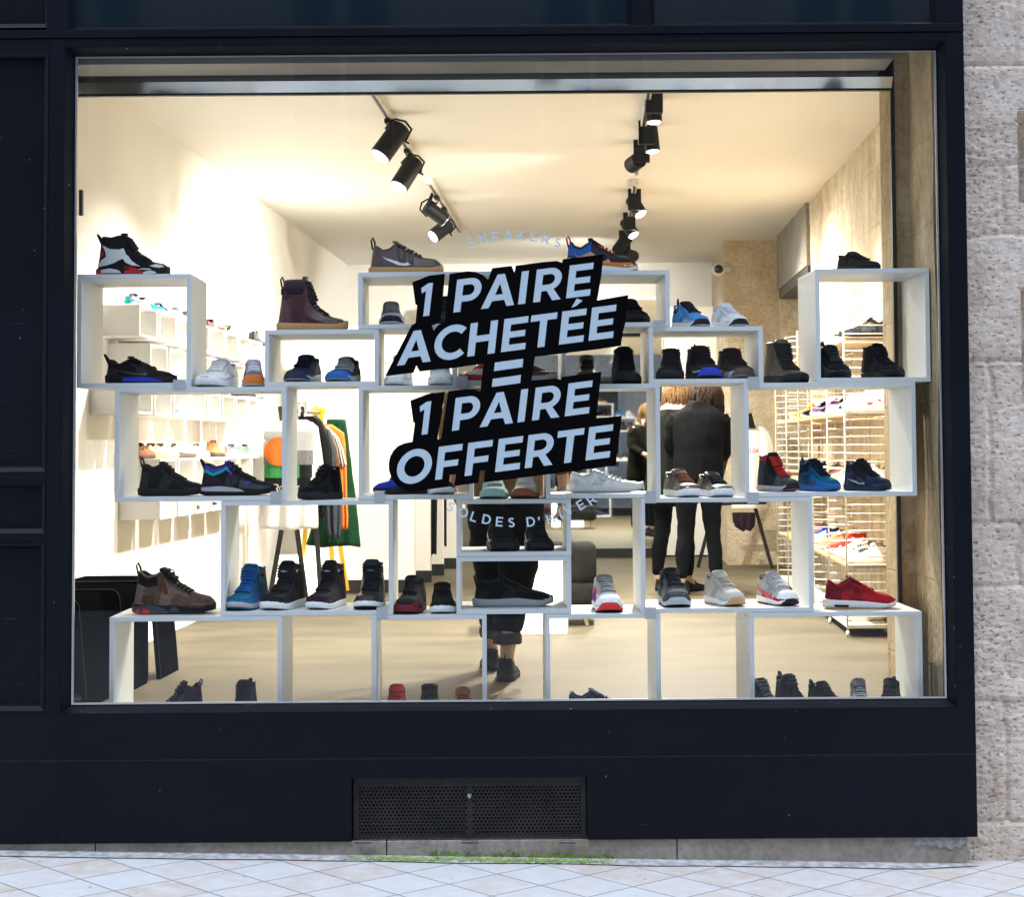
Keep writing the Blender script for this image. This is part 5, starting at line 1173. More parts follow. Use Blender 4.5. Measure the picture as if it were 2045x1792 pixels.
SH = {3: [('white sneaker with two red diamond marks', D(u='white', z=[('scarlet',.33,.46,.3,.6,.1),('scarlet',.12,.2,.5,.8,.1)], sole='silver', lace='white'), 'runner', .17), ('white sneaker with a black toe', D(u='white', z=[('ink',.9,1,0,2)], sole='white', lace='white'), 'runner', .42), ('cream and gold sneaker', D(u='cream', z=[('gum',.5,.8,0,.5)], sole='white', lace='white'), 'runner', .68), ('white and pink trainer', D(u='white', z=[('pink',.3,.6,.3,.9)], sole='white', lace='scarlet'), 'runner', .95),
          ('black and white trainer', D(u='ink', z=[('white',.3,.6,.2,.6)], sole='white', lace='black'), 'runner', 1.3), ('purple and white trainer', D(u='purple', z=[('white',.5,1,0,.6)], sole='white', lace='green'), 'runner', 1.75), ('black and gold trainer', D(u='black', z=[('yellow',.3,.7,.1,.4)], sole='white', lace='black'), 'runner', 2.3), ('orange brown low trainer', D(u='orange', z=[('black',.3,.6,.2,.8)], sole='cream', lace='black'), 'runner', 3.0)],
      1: [('big white leather sneaker with black laces', D(u='white', leather=1, sole='white', lace='black', lk=1.5, wk=1.1, line='black'), 'court', .16), ('cream sneaker with a dark patterned strap', D(u='cream', z=[('black',.25,.5,.4,1.1)], sole='cream', lace='black'), 'court', .42), ('white tennis shoe', D(u='white', sole='bone', lace='white'), 'court', .68), ('red sneaker with white spots', D(u='scarlet', z=[('white',.2,.26,.2,.4),('white',.35,.41,.5,.7),('white',.5,.56,.2,.4),('white',.65,.7,.5,.8),('white',.1,.15,.6,.8)], sole='white', lace='white'), 'mid', 1.05), ('tan trainer', D(u='sand', sole='white', lace='brown'), 'runner', 1.6), ('blue and white trainer', D(u='royal', z=[('white',.4,.7,0,1)], sole='white', lace='white'), 'runner', 2.3), ('beige suede trainer', D(u='sand', z=[('cream',.5,1,0,1)], sole='cream', lace='white'), 'runner', 3.0)],
      2: [('white sneaker with black eyestay', D(u='white', z=[('black',.4,.7,.6,2)], sole='white', lace='black'), 'runner', .18), ('white and green trainer', D(u='white', z=[('lime',.3,.7,.1,.5)], sole='white', lace='white'), 'runner', .48), ('lime and black trainer', D(u='lime', z=[('black',.0,.4,.4,1.1)], sole='white', lace='black'), 'runner', .8), ('orange and white trainer', D(u='scarlet', z=[('white',.4,.8,0,1)], sole='white', lace='white'), 'runner', 1.2), ('dark green trainer', D(u='olive', sole='black', lace='black'), 'runner', 1.7), ('black trainer', D(u='black', sole='white', lace='white'), 'runner', 2.4)],
      4: [('dark grey running shoe with orange lace tips', D(u='coal', z=[('slate',.3,.6,.2,.8),('orange',.4,.5,.85,1.2)], sole='coal', out='bone', lace='silver'), 'runner', .16), ('black and red trainer', D(u='ink', z=[('scarlet',.5,.7,.4,.8)], sole='white', lace='silver'), 'runner', .45), ('white and black trainer', D(u='white', z=[('ink',.3,.6,.2,.8)], sole='white', lace='black'), 'runner', .95), ('black sneaker with white sole', D(u='black', sole='white', lace='white'), 'runner', 1.5), ('white trainer', D(u='white', sole='white', lace='white'), 'runner', 2.2)],
      0: [('white canvas sneaker', D(u='white', sole='bone', lace='white', line='bone'), 'court', .30), ('blue and black sneaker', D(u='royal', z=[('black',.4,1,0,.6)], sole='white', lace='black'), 'runner', .62), ('pink sneaker', D(u='pink', z=[('green',.2,.5,.4,1)], sole='white', lace='white'), 'runner', 1.15), ('white sneaker with green heel', D(u='white', z=[('green',0,.3,.3,1)], sole='white', lace='white'), 'court', 1.55)]}
LN = {4: 'top', 3: 'second', 2: 'third', 1: 'fourth', 0: 'lowest'}
for lv, items in SH.items():
    for k, (nm, c, stl, dy) in enumerate(items):
        o = make_shoe('sneaker', '%s, %s birch board of the wire rack' % (nm, LN[lv]) if lv else '%s on the lowest level of the wire rack' % nm, stl, c, 1.0, 1.0, group='sneakers on the wire rack', lod=1 if k < 3 else 0)
        o.location = (1.535, PD[0]-6.88+dy, LV[lv]+.0005); o.rotation_euler = (0, 0, R(180))
# ---------------------------------------------------------------- black stools at the left, light cubes, pouf
def stool(label, y0, y1, x1, zt=.893, sx=.035):
    t = thing('stool', label, 'stool', (-2.3, (y0+y1)/2, FLOOR), group='black metal stools'); x0 = -2.49; th = .022; r = .045
    o_, i_ = [], []
    for k in range(6):
        a = R(90-90*k/5); o_.append((x1-r+r*math.cos(a), zt-r+r*math.sin(a))); i_.append((x1-r+(r-th)*math.cos(a), zt-r+(r-th)*math.sin(a)))
    prof = [(x0, zt)]+o_+[(x1+sx, FLOOR+.001), (x1+sx-th, FLOOR+.001)]+i_[::-1]+[(x0, zt-th)]
    STM = mat('stool_black', (.0016,.0016,.0018), .9, .0, var=.25, scale=6, spec=0)
    f = MB(); f.slab([prof], lambda u, v, k: (u, (y0, y1)[k], v)); f.build('seat_sheet', STM, t, bevel=.002, fixn=True)
    f = MB(); f.box(x0, y0+.012, FLOOR+.001, x1-.03, y0+.02, zt-th-.001); f.build('front_sheet', STM, t)
    f = MB(); f.box(x0+.02, y1-.03, zt-.16, x1-.03, y1-.02, zt-th-.001); f.build('brace', STM, t)
    e_ = [(x1-.001, zt-.06), (x1+sx-.001, FLOOR+.02)]
    f = MB(); f.tube([(x0+.01, y0-.001, zt-.002)]+[(a, y0-.001, b_-.001) for a, b_ in o_]+[(x1+sx, y0-.001, FLOOR+.004)], .0016, 5); f.build('worn_edge', mat('worn_steel', None), t)
stool('black metal stool nearest the glass at the lower left corner', .75, 1.12, -2.14)
stool('middle one of three black metal stools at the lower left', 1.24, 1.60, -2.10)
stool('rearmost of three black metal stools, behind the brown hiking shoe', 1.74, 2.10, -2.07)
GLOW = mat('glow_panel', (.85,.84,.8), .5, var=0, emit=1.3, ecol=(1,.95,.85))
def cube(label, x0, y0, x1, y1, h):
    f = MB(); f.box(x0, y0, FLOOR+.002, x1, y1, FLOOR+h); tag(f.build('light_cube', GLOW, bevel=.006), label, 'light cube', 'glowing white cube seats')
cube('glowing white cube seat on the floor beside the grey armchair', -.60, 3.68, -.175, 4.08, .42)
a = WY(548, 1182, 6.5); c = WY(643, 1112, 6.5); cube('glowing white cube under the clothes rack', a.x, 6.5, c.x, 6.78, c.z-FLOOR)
pf = thing('armchair', 'small dark grey upholstered armchair beside the glowing cube', 'armchair', (-.25, 4.5, FLOOR))
UPH = mat('grey_upholstery', (.014,.0135,.0125), .9, spec=.1, var=.25, scale=18, bump=.4, bscale=400)
f = MB(); f.box(-.52, 4.16, .60, -.01, 4.24, .93); f.box(-.52, 4.24, .60, -.01, 4.66, .74); o = f.build('seat', UPH, pf)
f = MB(); f.box(-.53, 4.12, .545, .0, 4.68, .70); o2 = f.build('base', UPH, pf)
f = MB(); f.box(-.525, 4.125, .69, -.003, 4.30, .935); o3 = f.build('backrest', UPH, pf)
for q in (o, o2, o3):
    m_ = q.modifiers.new('bevel', 'BEVEL'); m_.width = .05; m_.segments = 5; m_.limit_method = 'NONE'; q.data.polygons.foreach_set('use_smooth', [True]*len(q.data.polygons))
for (lx, ly) in ((-.47, 4.2), (-.06, 4.2), (-.47, 4.6), (-.06, 4.6)):
    f = MB(); f.cyl((lx*.9-.03, ly, .56), (lx, ly, FLOOR+.001), .018, .011, 12); f.build('leg', mat('pale_wood', (.5,.4,.26), .5), pf)
# ---------------------------------------------------------------- clothes
def cloth(rows, Y, th, folds=(3, .012), cols=22, sway=0., seed=0):
    """rows: (picture y, left, right) of a hanging garment at depth Y; returns rings and a front-surface function"""
    rings = []; fr = []
    ny = 26; ys = [rows[0][0]+(rows[-1][0]-rows[0][0])*k/(ny-1) for k in range(ny)]
    for k, yp in enumerate(ys):
        xl = interp([(r_[0], r_[1]) for r_ in rows], yp); xr = interp([(r_[0], r_[2]) for r_ in rows], yp)
        v = k/(ny-1); A = WY(xl, yp, Y); B = WY(xr, yp, Y); row = []; back = []
        for i in range(cols):
            u = i/(cols-1); e = math.sqrt(max(0, 1-(2*u-1)**2))**.6
            fo = folds[1]*(.2+v)*(math.sin(u*folds[0]*6.28+seed+v*1.5)+.6*noise.noise(Vector((u*5, v*3, seed+.5))))
            p = A.lerp(B, u); fy = Y+sway*v-th*e+fo*e
            row.append(Vector((p.x, fy, p.z+.01*math.sin(u*9+seed)*(k == ny-1)))); back.append(Vector((p.x, Y+sway*v+th*e+fo*e, p.z)))
        rings.append(row+back[::-1][1:-1]); fr.append(row)
    return rings, fr
def garment(name, label, rows, Y, th, col, cat, folds=(3, .012), sway=0, seed=0, Z=None):
    Z = Z or (lambda x, y: (x, y))
    rr_ = [(Z(0, y)[1], Z(a, y)[0], Z(b_, y)[0]) for y, a, b_ in rows]
    rings, fr = cloth(rr_, Y, th, folds, 22, sway, seed)
    g = thing(name, label, cat, (rings[0][0]+rings[0][10])/2, 0, 'clothes on the rack' if 'rack' in label else None)
    m_ = MB(); m_.loft(rings); m_.build('fabric', smat(col), g, smooth=True, fixn=True)
    return g, fr
Z3 = lambda x, y: (503+x*.2495, 782.5+y*.2495)
tee, fr = garment('t_shirt', 'white t-shirt on the rack with an orange sun over green printed on its chest', [(226,250,440),(245,190,490),(300,110,535),(420,70,520),(640,85,505),(900,62,528),(1050,52,532),(1100,62,530)], 5.60, .05, 'white', 't-shirt', Z=Z3)
def on_tee(x, y, off):
    px_, py_ = Z3(x, y); best = WY(px_, py_, 5.55); v = (y-226)/(1100-226)*25; i = int(max(0, min(24, v)))
    row = fr[i]; xs_ = [p_.x for p_ in row]; X = best.x
    for k in range(len(row)-1):
        if xs_[k] <= X <= xs_[k+1]:
            u = (X-xs_[k])/(xs_[k+1]-xs_[k]+1e-9); return Vector((X, row[k].y*(1-u)+row[k+1].y*u-off-.006, best.z))
    return Vector((X, 5.56-off, best.z))
def tee_patch(x0, y0, x1, y1, col, off, nm='print'):
    m_ = MB(); N = 10
    m_.loft([[on_tee(x0+(x1-x0)*i/N, y0+(y1-y0)*j/N, off) for i in range(N+1)] for j in range(N+1)], closed=False, caps=False); m_.build(nm, smat(col), tee, smooth=True)
tee_patch(90, 318, 490, 470, 'silver', .001); tee_patch(90, 470, 488, 585, 'grey', .001); tee_patch(95, 585, 380, 690, 'green', .001); tee_patch(380, 585, 480, 690, 'coal', .001); tee_patch(95, 690, 470, 800, 'ink', .001)
m_ = MB(); m_.loft([[on_tee(225+130*q*math.cos(R(a)), 480+116*q*math.sin(R(a)), .010) for a in range(0, 360, 12)] for q in (.02,.2,.4,.6,.8,1)], caps=False); m_.build('print', mat('print_orange', (.75,.17,.015), .8), tee)
for ch, x, w in (('R', 178, 38), ('O', 220, 30), ('T', 356, 24)):
    gw, loops = GT_[ch]; m_ = MB(); m_.poly(loops, lambda a, b_: on_tee(x+a/gw*w, 798-(58 if ch == 'R' else 44)*b_, .006)); m_.build('print_letter', smat('bone'), tee)
m_ = MB(); SL = [(480,240),(530,280),(560,470),(575,590),(520,640),(470,700),(455,640),(490,470)]
m_.slab([SL[::-1]], lambda u, v, k: WY(*Z3(u, v), 5.60+.045*k)); m_.build('sleeve', smat('white'), tee, fixn=True)
garment('jacket', 'black jacket with a pale seam hanging behind the white t-shirt on the rack', [(195,360,520),(240,400,570),(400,430,620),(600,460,645),(800,480,640),(1000,520,575)], 5.75, .05, 'black', 'jacket', Z=Z3, seed=2)
garment('trousers', 'grey jogging trousers hanging on the rack beside the orange jacket', [(300,575,625),(500,600,670),(700,580,700),(900,555,718),(1060,575,716),(1165,605,708)], 5.9, .035, 'slate', 'trousers', Z=Z3, seed=4)
garment('jacket', 'orange jacket hanging on the rack between grey trousers and green ones', [(262,572,640),(330,580,738),(450,620,752),(620,690,760),(850,704,764),(1000,712,772),(1100,718,770)], 6.05, .04, 'orange', 'jacket', Z=Z3, seed=5, folds=(2,.01))
garment('shirt', 'white and plum long sleeve hanging on the rack before the orange jacket', [(272,590,605),(380,650,700),(480,680,735),(590,700,760)], 5.98, .03, 'bone', 'shirt', Z=Z3, seed=6)
garment('trousers', 'dark green wide trousers hanging at the back of the rack', [(222,600,752),(400,585,775),(600,560,800),(900,510,838),(1100,470,858),(1235,432,872)], 6.25, .04, 'forest', 'trousers', Z=Z3, seed=8, folds=(4,.014))
tr = thing('clothes_rack', 'clothes rack on black and yellow trestle legs by the left wall', 'clothes rack', WZ(600, 1195, FLOOR))
def leg(p0, p1, Y0, Y1, m, t, w=.016, nm='leg'):
    a = WY(*p0, Y0); b_ = WY(*p1, Y1); f = MB(); n_ = Vector((0,1,0)); d = (b_-a).normalized(); s_ = d.cross(n_).normalized()*w; q = n_*w*.7
    f.loft([[a+s_+q, a-s_+q, a-s_-q, a+s_-q], [b_+s_+q, b_-s_+q, b_-s_-q, b_+s_-q]]); return f.build(nm, m, t, fixn=True)
BW = mat('black_wood', (.018,.016,.015), .5); YW = mat('yellow_paint', (.72,.46,.02), .5)
leg((560,812), (612,1200), 5.78, 5.80, BW, tr); leg((605,812), (538,1200), 5.80, 5.78, BW, tr); leg((622,900), (641,1198), 5.95, 5.85, BW, tr)
leg((632,812), (600,1178), 6.5, 6.6, YW, tr); leg((640,815), (668,1178), 6.45, 6.6, YW, tr); leg((640,830), (693,1180), 6.5, 6.58, YW, tr)
a = WY(584, 822, 5.5); b_ = WY(645, 824, 6.6); f = MB(); f.tube([a, b_], .012, 8); f.build('rail', mat('worn_steel', None), tr, smooth=True)
f = MB(); c_ = WY(636, 822, 6.5); f.box(c_.x-.05, 6.47, c_.z-.025, c_.x+.05, 6.51, c_.z+.025); f.build('yoke', YW, tr, bevel=.004)
f = MB(); c_ = WY(606, 818, 5.6); f.box(c_.x-.035, 5.56, c_.z-.05, c_.x-.02, 5.6, c_.z+.05); f.box(c_.x+.01, 5.56, c_.z-.05, c_.x+.025, 5.6, c_.z+.05); f.box(c_.x-.02, 5.56, c_.z+.035, c_.x+.01, 5.6, c_.z+.05); f.build('clamp', mat('chrome', (.6,.6,.6), .15, 1), tr, bevel=.003)
garment('trousers', 'long black trousers hanging between the second and third partitions', [(690,854,872),(800,855,874),(950,855,874),(1107,856,872)], 7.95, .05, 'black', 'trousers', seed=1)
garment('trousers', 'long black trousers hanging between the third and last partitions', [(700,881,890),(900,881,892),(1090,882,892)], 8.8, .05, 'black', 'trousers', seed=3)
# right: trestle with white shirt, cap and bag
YR = 9.15
tb = thing('trestle_rack', 'black trestle stand at the back right holding a white shirt and a dark bag', 'trestle', WZ(1480, 1140, FLOOR))
leg((1455,900), (1394,1134), YR, YR+.1, BW, tb); leg((1500,985), (1543,1139), YR, YR, BW, tb); leg((1420,1010), (1440,1144), YR-.1, YR-.15, BW, tb)
f = MB(); a = WY(1400, 1006, YR); b_ = WY(1530, 1004, YR); f.tube([a, b_], .02, 10); f.build('rail', BW, tb, smooth=True)
f = MB(); a = WY(1462, 1016, YR-.1); b_ = WY(1526, 1005, YR+.2); f.box(a.x, YR-.1, a.z, b_.x, YR+.2, a.z+.03); f.build('tray', WHITE, tb, bevel=.003)
tw, fr2 = garment('t_shirt', 'white t-shirt with small red letters hanging at the back right', [(852,1498,1524),(862,1488,1536),(890,1480,1546),(940,1478,1548),(984,1480,1546)], YR-.25, .05, 'white', 't-shirt', seed=3)
for i, ch in enumerate('OOK'):
    gw, loops = GT_[ch]; m_ = MB(); m_.poly(loops, lambda a, b_: WY(1494+i*8.5+a*6, 904-b_*7.5, YR-.318)); m_.build('print_letter', smat('red'), tw)
garment('bag', 'dark brown bag hanging under the trestle at the back right', [(1024,1462,1508),(1040,1463,1509),(1052,1468,1507),(1059,1478,1500)], YR-.05, .06, 'plum', 'bag', seed=9)
cp = thing('cap', 'black cap hanging above the white shirt at the back right', 'cap', WY(1500, 850, YR-.3)); f = MB()
f.loft([[WY(1492, 828, YR-.3), WY(1500, 824, YR-.3), WY(1501, 824, YR-.2), WY(1493, 828, YR-.2)], [WY(1490, 855, YR-.32), WY(1509, 855, YR-.36), WY(1509, 855, YR-.2), WY(1490, 855, YR-.2)]]); f.build('crown', smat('black'), cp, bevel=.01, fixn=True)
# ---------------------------------------------------------------- people
SKIN = mat('skin', (.60,.40,.31), .5, var=.06, scale=20)
def skin_body(root, verts, edges):
    """verts: list of (point, radius); one continuous surface grown over the skeleton"""
    me = bpy.data.meshes.new('body'); me.from_pydata([v[0] for v in verts], edges, []); me.materials.append(SKIN)
    o = bpy.data.objects.new('body', me); sc.collection.objects.link(o); o.parent = root
    o.modifiers.new('skin', 'SKIN'); sub = o.modifiers.new('sub', 'SUBSURF'); sub.levels = 1; sub.render_levels = 2
    for i, (p, r_) in enumerate(verts):
        sv = me.skin_vertices[0].data[i]; sv.radius = (r_, r_) if not isinstance(r_, tuple) else r_; sv.use_root = (i == 0)
    o.modifiers['skin'].use_smooth_shade = True
    return o
def hand(verts, edges, wi, palm_dir, side_dir, curl, L_=.082):
    """palm and five fingers rooted at the wrist vertex wi"""
    w0 = Vector(verts[wi][0]); pd = Vector(palm_dir).normalized(); sd_ = Vector(side_dir).normalized(); cd = Vector(curl).normalized()
    verts.append((w0+pd*.045, .026)); pi = len(verts)-1; edges.append((wi, pi))
    for k, (off, ln) in enumerate(((-.030,.070), (-.010,.082), (.010,.078), (.028,.060))):
        b_ = w0+pd*.085+sd_*off
        verts.append((b_, .011)); i0 = len(verts)-1; edges.append((pi, i0))
        verts.append((b_+pd*ln*.45+cd*ln*.12, .0092)); edges.append((i0, i0+1)); verts.append((b_+pd*ln*.75+cd*ln*.38, .0085)); edges.append((i0+1, i0+2)); verts.append((b_+pd*ln*.9+cd*ln*.62, .007)); edges.append((i0+2, i0+3))
    t0 = w0+pd*.03-sd_*.038; verts.append((t0, .012)); i0 = len(verts)-1; edges.append((pi, i0)); verts.append((t0+pd*.03-sd_*.012+cd*.012, .010)); edges.append((i0, i0+1)); verts.append((t0+pd*.055-sd_*.010+cd*.025, .008)); edges.append((i0+1, i0+2))
def ell(c, rx, ry, n=20, rot=0.):
    c = Vector(c); return [c+Vector((rx*math.cos(2*math.pi*i/n)*math.cos(rot)-ry*math.sin(2*math.pi*i/n)*math.sin(rot), rx*math.cos(2*math.pi*i/n)*math.sin(rot)+ry*math.sin(2*math.pi*i/n)*math.cos(rot), 0)) for i in range(n)]
def wrap(pts, n=16, wr=.0, seed=0):                   # limb of cloth: (point, rx, ry) rings square to the limb
    rings = []
    P = [Vector(p[0]) for p in pts]
    # refine
    Q = []
    for i in range(len(P)-1):
        for k in range(4):
            u = k/4; Q.append((P[i].lerp(P[i+1], u), pts[i][1]*(1-u)+pts[i+1][1]*u, pts[i][2]*(1-u)+pts[i+1][2]*u))
    Q.append((P[-1], pts[-1][1], pts[-1][2]))
    for i, (p, rx, ry) in enumerate(Q):
        d = (Q[min(i+1, len(Q)-1)][0]-Q[max(i-1, 0)][0]).normalized()
        a = (Vector((1,0,0))-d*d.x).normalized(); b_ = d.cross(a); k = 1+wr*math.sin(i*2.3+seed)+wr*.7*noise.noise(Vector((i*.9, seed, 0)))
        rings.append([p+a*rx*k*math.cos(t)*(1+wr*.5*math.sin(3*t+i+seed))+b_*ry*k*math.sin(t)*(1+wr*.5*math.sin(3*t+i+seed)) for t in [2*math.pi*j/n for j in range(n)]])
    return rings
def part(root, name, ringsets, m, smooth=True, wrinkle=.022):
    f = MB()
    for r_ in ringsets: f.loft(r_)
    o = f.build(name, m, root, smooth=smooth, local=True, fixn=True)
    sb = o.modifiers.new('sub', 'SUBSURF'); sb.levels = 2; sb.render_levels = 2
    if wrinkle:
        tx = bpy.data.textures.get('cloth_folds') or bpy.data.textures.new('cloth_folds', 'CLOUDS'); tx.noise_scale = .09; tx.noise_depth = 2
        dm = o.modifiers.new('folds', 'DISPLACE'); dm.texture = tx; dm.strength = wrinkle; dm.mid_level = .5
    return o
def hair(root, c, r, col, strands, seed, ln):
    m = mat('hair_'+col, PAL[col], .75, var=.3, scale=60, spec=.12); f = MB(); rg = random.Random(seed); c = Vector(c)
    for k in range(7):
        t0 = -1+2*k/6
    rings = [ell((c.x, c.y, c.z+r*1.12*math.sin(R(a))), r*1.06*math.cos(R(a)), r*1.16*math.cos(R(a)), 18) for a in (-38,-15,8,30,52,72,87)]
    f.loft(rings)
    for k in range(strands):
        a = rg.uniform(math.pi*1.02, math.pi*1.98) if rg.random() < .8 else rg.uniform(0, 2*math.pi)
        e = R(rg.uniform(-5, 60)); p = c+Vector((r*1.1*math.cos(e)*math.cos(a), r*1.2*math.cos(e)*math.sin(a), r*1.12*math.sin(e)))
        l_ = ln*rg.uniform(.7, 1.15); out = Vector((math.cos(a), math.sin(a), 0))
        w = rg.uniform(-.06, .06); sd_ = Vector((-math.sin(a), math.cos(a), 0))
        f.tube([p, p+out*.018+Vector((0,0,-l_*.33))+sd_*w*.4, p+out*.012+Vector((0,0,-l_*.68))+sd_*w, p+out*rg.uniform(-.01,.03)+Vector((0,0,-l_))+sd_*w*.6], [.007,.0075,.006,.002], 5)
    return f.build('hair', m, root, smooth=True, local=True)
def head(verts, edges, ni, c, fw):
    c = Vector(c); fw = Vector(fw).normalized(); up = Vector((0,0,1)); sd_ = fw.cross(up)
    verts.append((c+Vector((0,0,-.02)), (.078,.088))); h = len(verts)-1; edges.append((ni, h))
    verts.append((c+Vector((0,0,.075)), (.070,.078))); edges.append((h, h+1))
    verts.append((c+fw*.095+up*-.015, .012)); edges.append((h, len(verts)-1))          # nose
    verts.append((c+fw*.070+up*-.085, .030)); edges.append((h, len(verts)-1))          # chin
    for s_ in (1, -1): verts.append((c+sd_*s_*.088+up*-.01, .014)); edges.append((h, len(verts)-1))   # ears
def face_bits(root, c, fw):
    c = Vector(c); fw = Vector(fw).normalized(); up = Vector((0,0,1)); sd_ = fw.cross(up)
    for s_ in (1, -1):
        f = MB(); p = c+fw*.079+sd_*s_*.033+up*.012; f.cyl(p, p+fw*.004, .011, .006, 10); f.build('eye', mat('eye_dark', (.02,.015,.012), .2), root, local=True)
    f = MB(); p = c+fw*.083+up*-.058; f.cyl(p-sd_*.02, p+sd_*.02, .005, .005, 8); f.build('mouth', mat('lips', (.35,.12,.1), .5), root, local=True)
def foot_shoe(root, loc, rz, c, s=.95, style='runner'):
    o = make_shoe('shoe', 'x', style, c, s, 1.0); o.parent = root
    for k in ('label', 'category', 'group'):
        if k in o: del o[k]
    o.name = 'shoe'; o.location = loc; o.rotation_euler = (0, 0, R(rz)); return o
# the man walking away in the middle: facing +y
x0 = WY(1012, 1300, 1.57).x
man = thing('person', 'person in a tan coat, black cuffed trousers and black shoes walking away behind the sticker', 'person', (x0, 1.57, FLOOR))
V = [((0,.05,.93), .13)]; E_ = []
def add(V, E_, pi, p, r_): V.append((Vector(p), r_)); E_.append((pi, len(V)-1)); return len(V)-1
ch = add(V, E_, 0, (0,.07,1.20), .14); nk = add(V, E_, ch, (0,.09,1.47), .055); head(V, E_, nk, (0,.13,1.63), (.1,1,-.2))
for s_ in (1, -1):
    sh_ = add(V, E_, ch, (s_*.19,.08,1.41), .05)
    if s_ > 0: el = add(V, E_, sh_, (.25,.06,1.14), .042); wr_ = add(V, E_, el, (.262,.11,.90), .028); hand(V, E_, wr_, (.02,.15,-1), (0,1,.1), (-1,.2,-.1))
    else: el = add(V, E_, sh_, (-.26,.02,1.14), .042); wr_ = add(V, E_, el, (-.25,.16,.93), .028); hand(V, E_, wr_, (0,.4,-1), (0,1,.3), (1,.1,0))
    hp = add(V, E_, 0, (s_*.09,.05,.88), .085)
    if s_ > 0: kn = add(V, E_, hp, (.05,.08,.50), .058); an = add(V, E_, kn, (.0,.0,.12), .036); add(V, E_, an, (.0,.07,.05), .032)
    else: kn = add(V, E_, hp, (-.10,.28,.52), .058); an = add(V, E_, kn, (-.10,.42,.13), .036); add(V, E_, an, (-.10,.50,.05), .032)
skin_body(man, V, E_); face_bits(man, (0,.13,1.63), (.1,1,-.2))
COAT = mat('tan_wool', (.16,.085,.037), .9, var=.2, scale=30, bump=.4, bscale=300)
tor = [ell((0,.06,z), rx, ry, 24) for z, rx, ry in ((.80,.172,.15),(.84,.176,.155),(.95,.178,.15),(1.08,.180,.145),(1.2,.192,.145),(1.32,.205,.135),(1.40,.195,.12),(1.45,.13,.09),(1.50,.075,.075))]
o = part(man, 'coat', [tor, wrap([((.185,.08,1.41),.075,.075),((.24,.06,1.16),.065,.065),((.258,.10,.94),.052,.052)], wr=.04), wrap([((-.185,.08,1.41),.075,.075),((-.25,.03,1.16),.065,.065),((-.245,.14,.95),.052,.052)], wr=.04, seed=2)], COAT)
BLKT = mat('black_twill', (.0022,.0022,.0026), .9, spec=.1, var=.25, scale=25, bump=.3, bscale=500)
part(man, 'trousers', [wrap([((.065,.05,.88),.115,.125),((.06,.07,.62),.105,.105),((.04,.06,.42),.083,.085),((.0,.015,.215),.064,.068)], wr=.03), wrap([((-.075,.05,.88),.11,.125),((-.09,.22,.62),.095,.1),((-.085,.32,.42),.07,.075),((-.085,.40,.20),.062,.068)], wr=.03, seed=3)], BLKT)
CUFF = mat('cuff_grey', (.035,.033,.03), .9, var=.15, scale=60)
for c_ in ((0,.015,.195), (-.085,.405,.185)):
    part(man, 'trouser_cuff', [[ell((c_[0],c_[1],c_[2]+dz), r_, r_*1.05, 20) for dz, r_ in ((-.026,.055),(-.028,.066),(.0,.068),(.026,.067),(.028,.055))]], CUFF)
foot_shoe(man, (.0,.09,.001), 86, D(u='ink', z=[('coal',0,.5,0,.6)], sole='black', lace='black', loop='black', wk=1.05), .95, 'runner'); foot_shoe(man, (-.10,.50,.001), 93, D(u='ink', sole='black', lace='black'), .95)
hair(man, (0,.11,1.67), .082, 'choc', 40, 3, .05)
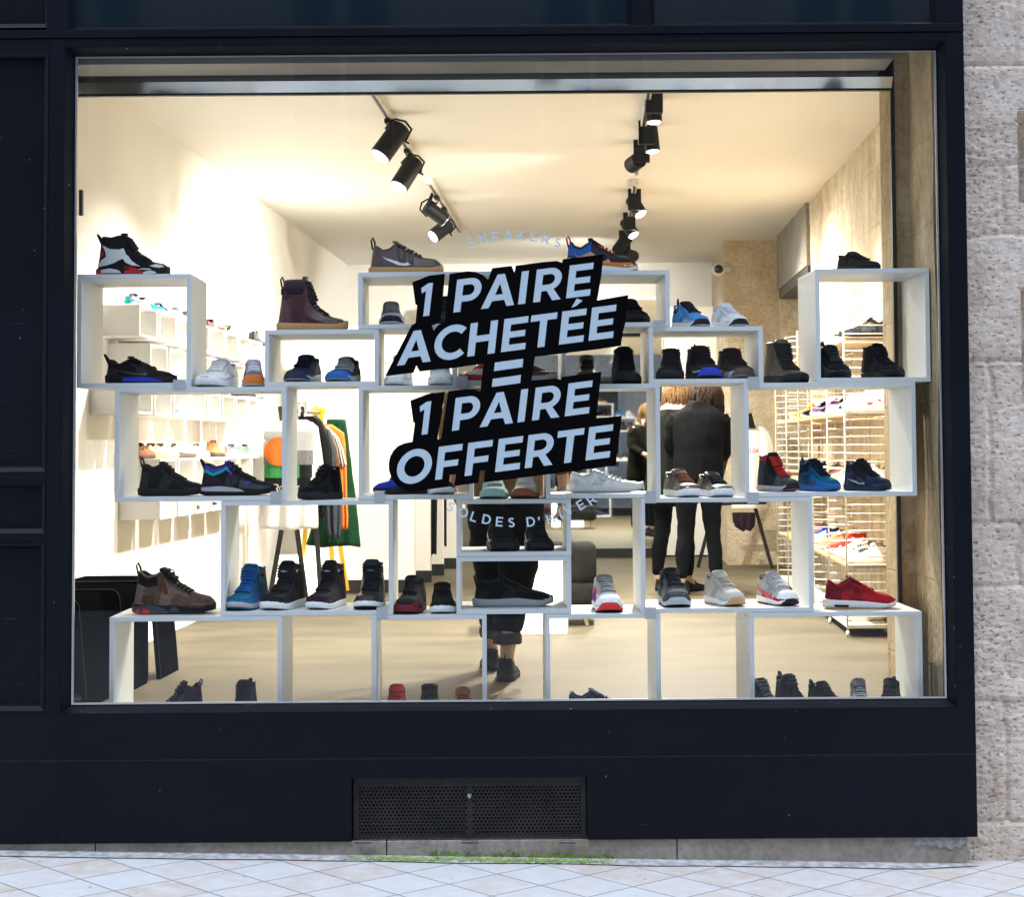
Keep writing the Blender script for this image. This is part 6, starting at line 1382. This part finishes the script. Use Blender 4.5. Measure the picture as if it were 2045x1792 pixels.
# woman in the black jacket, back to the street, leaning over
def woman(label, loc, rz, lean, jac, jm, legm, shoe, hairc, hl, seed, hem, scarf=None, headx=.03, bow_=.10):
    w_ = thing('person', label, 'person', loc, R(rz), 'customers at the back')
    V = [((0,0,.88), .12)]; E_ = []
    ch = add(V, E_, 0, (0,lean*.5,1.12), .12); nk = add(V, E_, ch, (headx*.6,lean*1.1,1.35), .045); hc = Vector((headx, lean*1.3+bow_, 1.46)); head(V, E_, nk, hc, (.3,1,-.5))
    for s_ in (1, -1):
        sh_ = add(V, E_, ch, (s_*.165,lean,1.30), .042); el = add(V, E_, sh_, (s_*.215,lean*.9+.02,1.06), .036); wr_ = add(V, E_, el, (s_*.14,lean+.22,.98), .024); hand(V, E_, wr_, (-s_*.4,1,-.1), (0,.1,1), (-s_,.1,0))
        hp = add(V, E_, 0, (s_*.085,0,.84), .085); kn = add(V, E_, hp, (s_*.10,.03,.47), .052); an = add(V, E_, kn, (s_*.125,-.02,.10), .032); add(V, E_, an, (s_*.13,.06,.04), .028)
    skin_body(w_, V, E_); face_bits(w_, hc, (.3,1,-.5))
    tor = [ell((0, lean*max(0, (z-.85))/.45, z), rx, ry, 24) for z, rx, ry in hem]
    part(w_, jac, [tor]+[wrap([((s_*.150,lean,1.285),.062,.062),((s_*.185,lean,1.22),.064,.064),((s_*.205,lean*.9+.04,1.06),.058,.058),((s_*.15,lean+.2,.985),.046,.046)], wr=.05, seed=s_) for s_ in (1, -1)], jm)
    part(w_, 'leggings', [wrap([((s_*.075,0,.88),.095,.105),((s_*.09,.01,.66),.082,.09),((s_*.10,.03,.46),.058,.064),((s_*.115,-.005,.30),.055,.062),((s_*.125,-.02,.11),.038,.042)], wr=.015, seed=s_) for s_ in (1, -1)], legm)
    for s_ in (1, -1): foot_shoe(w_, (s_*.13,.06,.001), 90-s_*18, shoe, .9, 'slip')
    hair(w_, hc+Vector((0,-.015,.03)), .094, hairc, 190, seed, hl)
    if scarf: part(w_, 'scarf', [[ell((headx*.5, lean+.03, z), rx, ry, 20) for z, rx, ry in ((1.30,.10,.10),(1.31,.125,.125),(1.345,.13,.125),(1.38,.115,.11),(1.40,.09,.09))]], scarf)
    return w_
JK = mat('black_wool', (.0024,.0023,.0024), .95, var=.35, scale=30, bump=.5, bscale=260, spec=.08)
LG = mat('charcoal_denim', (.0030,.0038,.0048), .9, var=.3, scale=40, bump=.2, bscale=500, spec=.1)
wy = 6.3; wa = WZ(1397, 1188, FLOOR)
PAL['hair_brown'] = (.020,.0105,.006); PAL['hair_blond'] = (.11,.058,.022)
woman('person with dark brown hair in black wool jacket and skinny jeans, back turned', (wa.x, wa.y, FLOOR), -8, .10, 'jacket', JK, LG, D(u='black', sole='black'), 'hair_brown', .27, 5,
      ((.80,.16,.13),(.805,.186,.145),(.90,.184,.15),(1.02,.180,.145),(1.14,.186,.145),(1.23,.205,.14),(1.285,.200,.125),(1.325,.165,.105),(1.35,.11,.085),(1.385,.075,.07),(1.40,.07,.065)), headx=.05)
PK = mat('dark_green_parka', (.0055,.0062,.004), .9, spec=.1, var=.3, scale=20, bump=.3, bscale=200)
woman('person with blond hair, pink scarf and dark green parka beside the black jacket', (wa.x-.17, wa.y+.34, FLOOR), -28, .05, 'parka', PK, BLKT, D(u='black', sole='black'), 'hair_blond', .26, 9,
      ((.62,.22,.18),(.70,.225,.18),(.9,.21,.17),(1.1,.2,.16),(1.2,.205,.16),(1.28,.2,.14),(1.33,.13,.11),(1.37,.08,.08)), scarf=mat('pink_scarf', (.62,.36,.31), .95, var=.15, scale=40, bump=.5, bscale=200), headx=.0, bow_=.06)
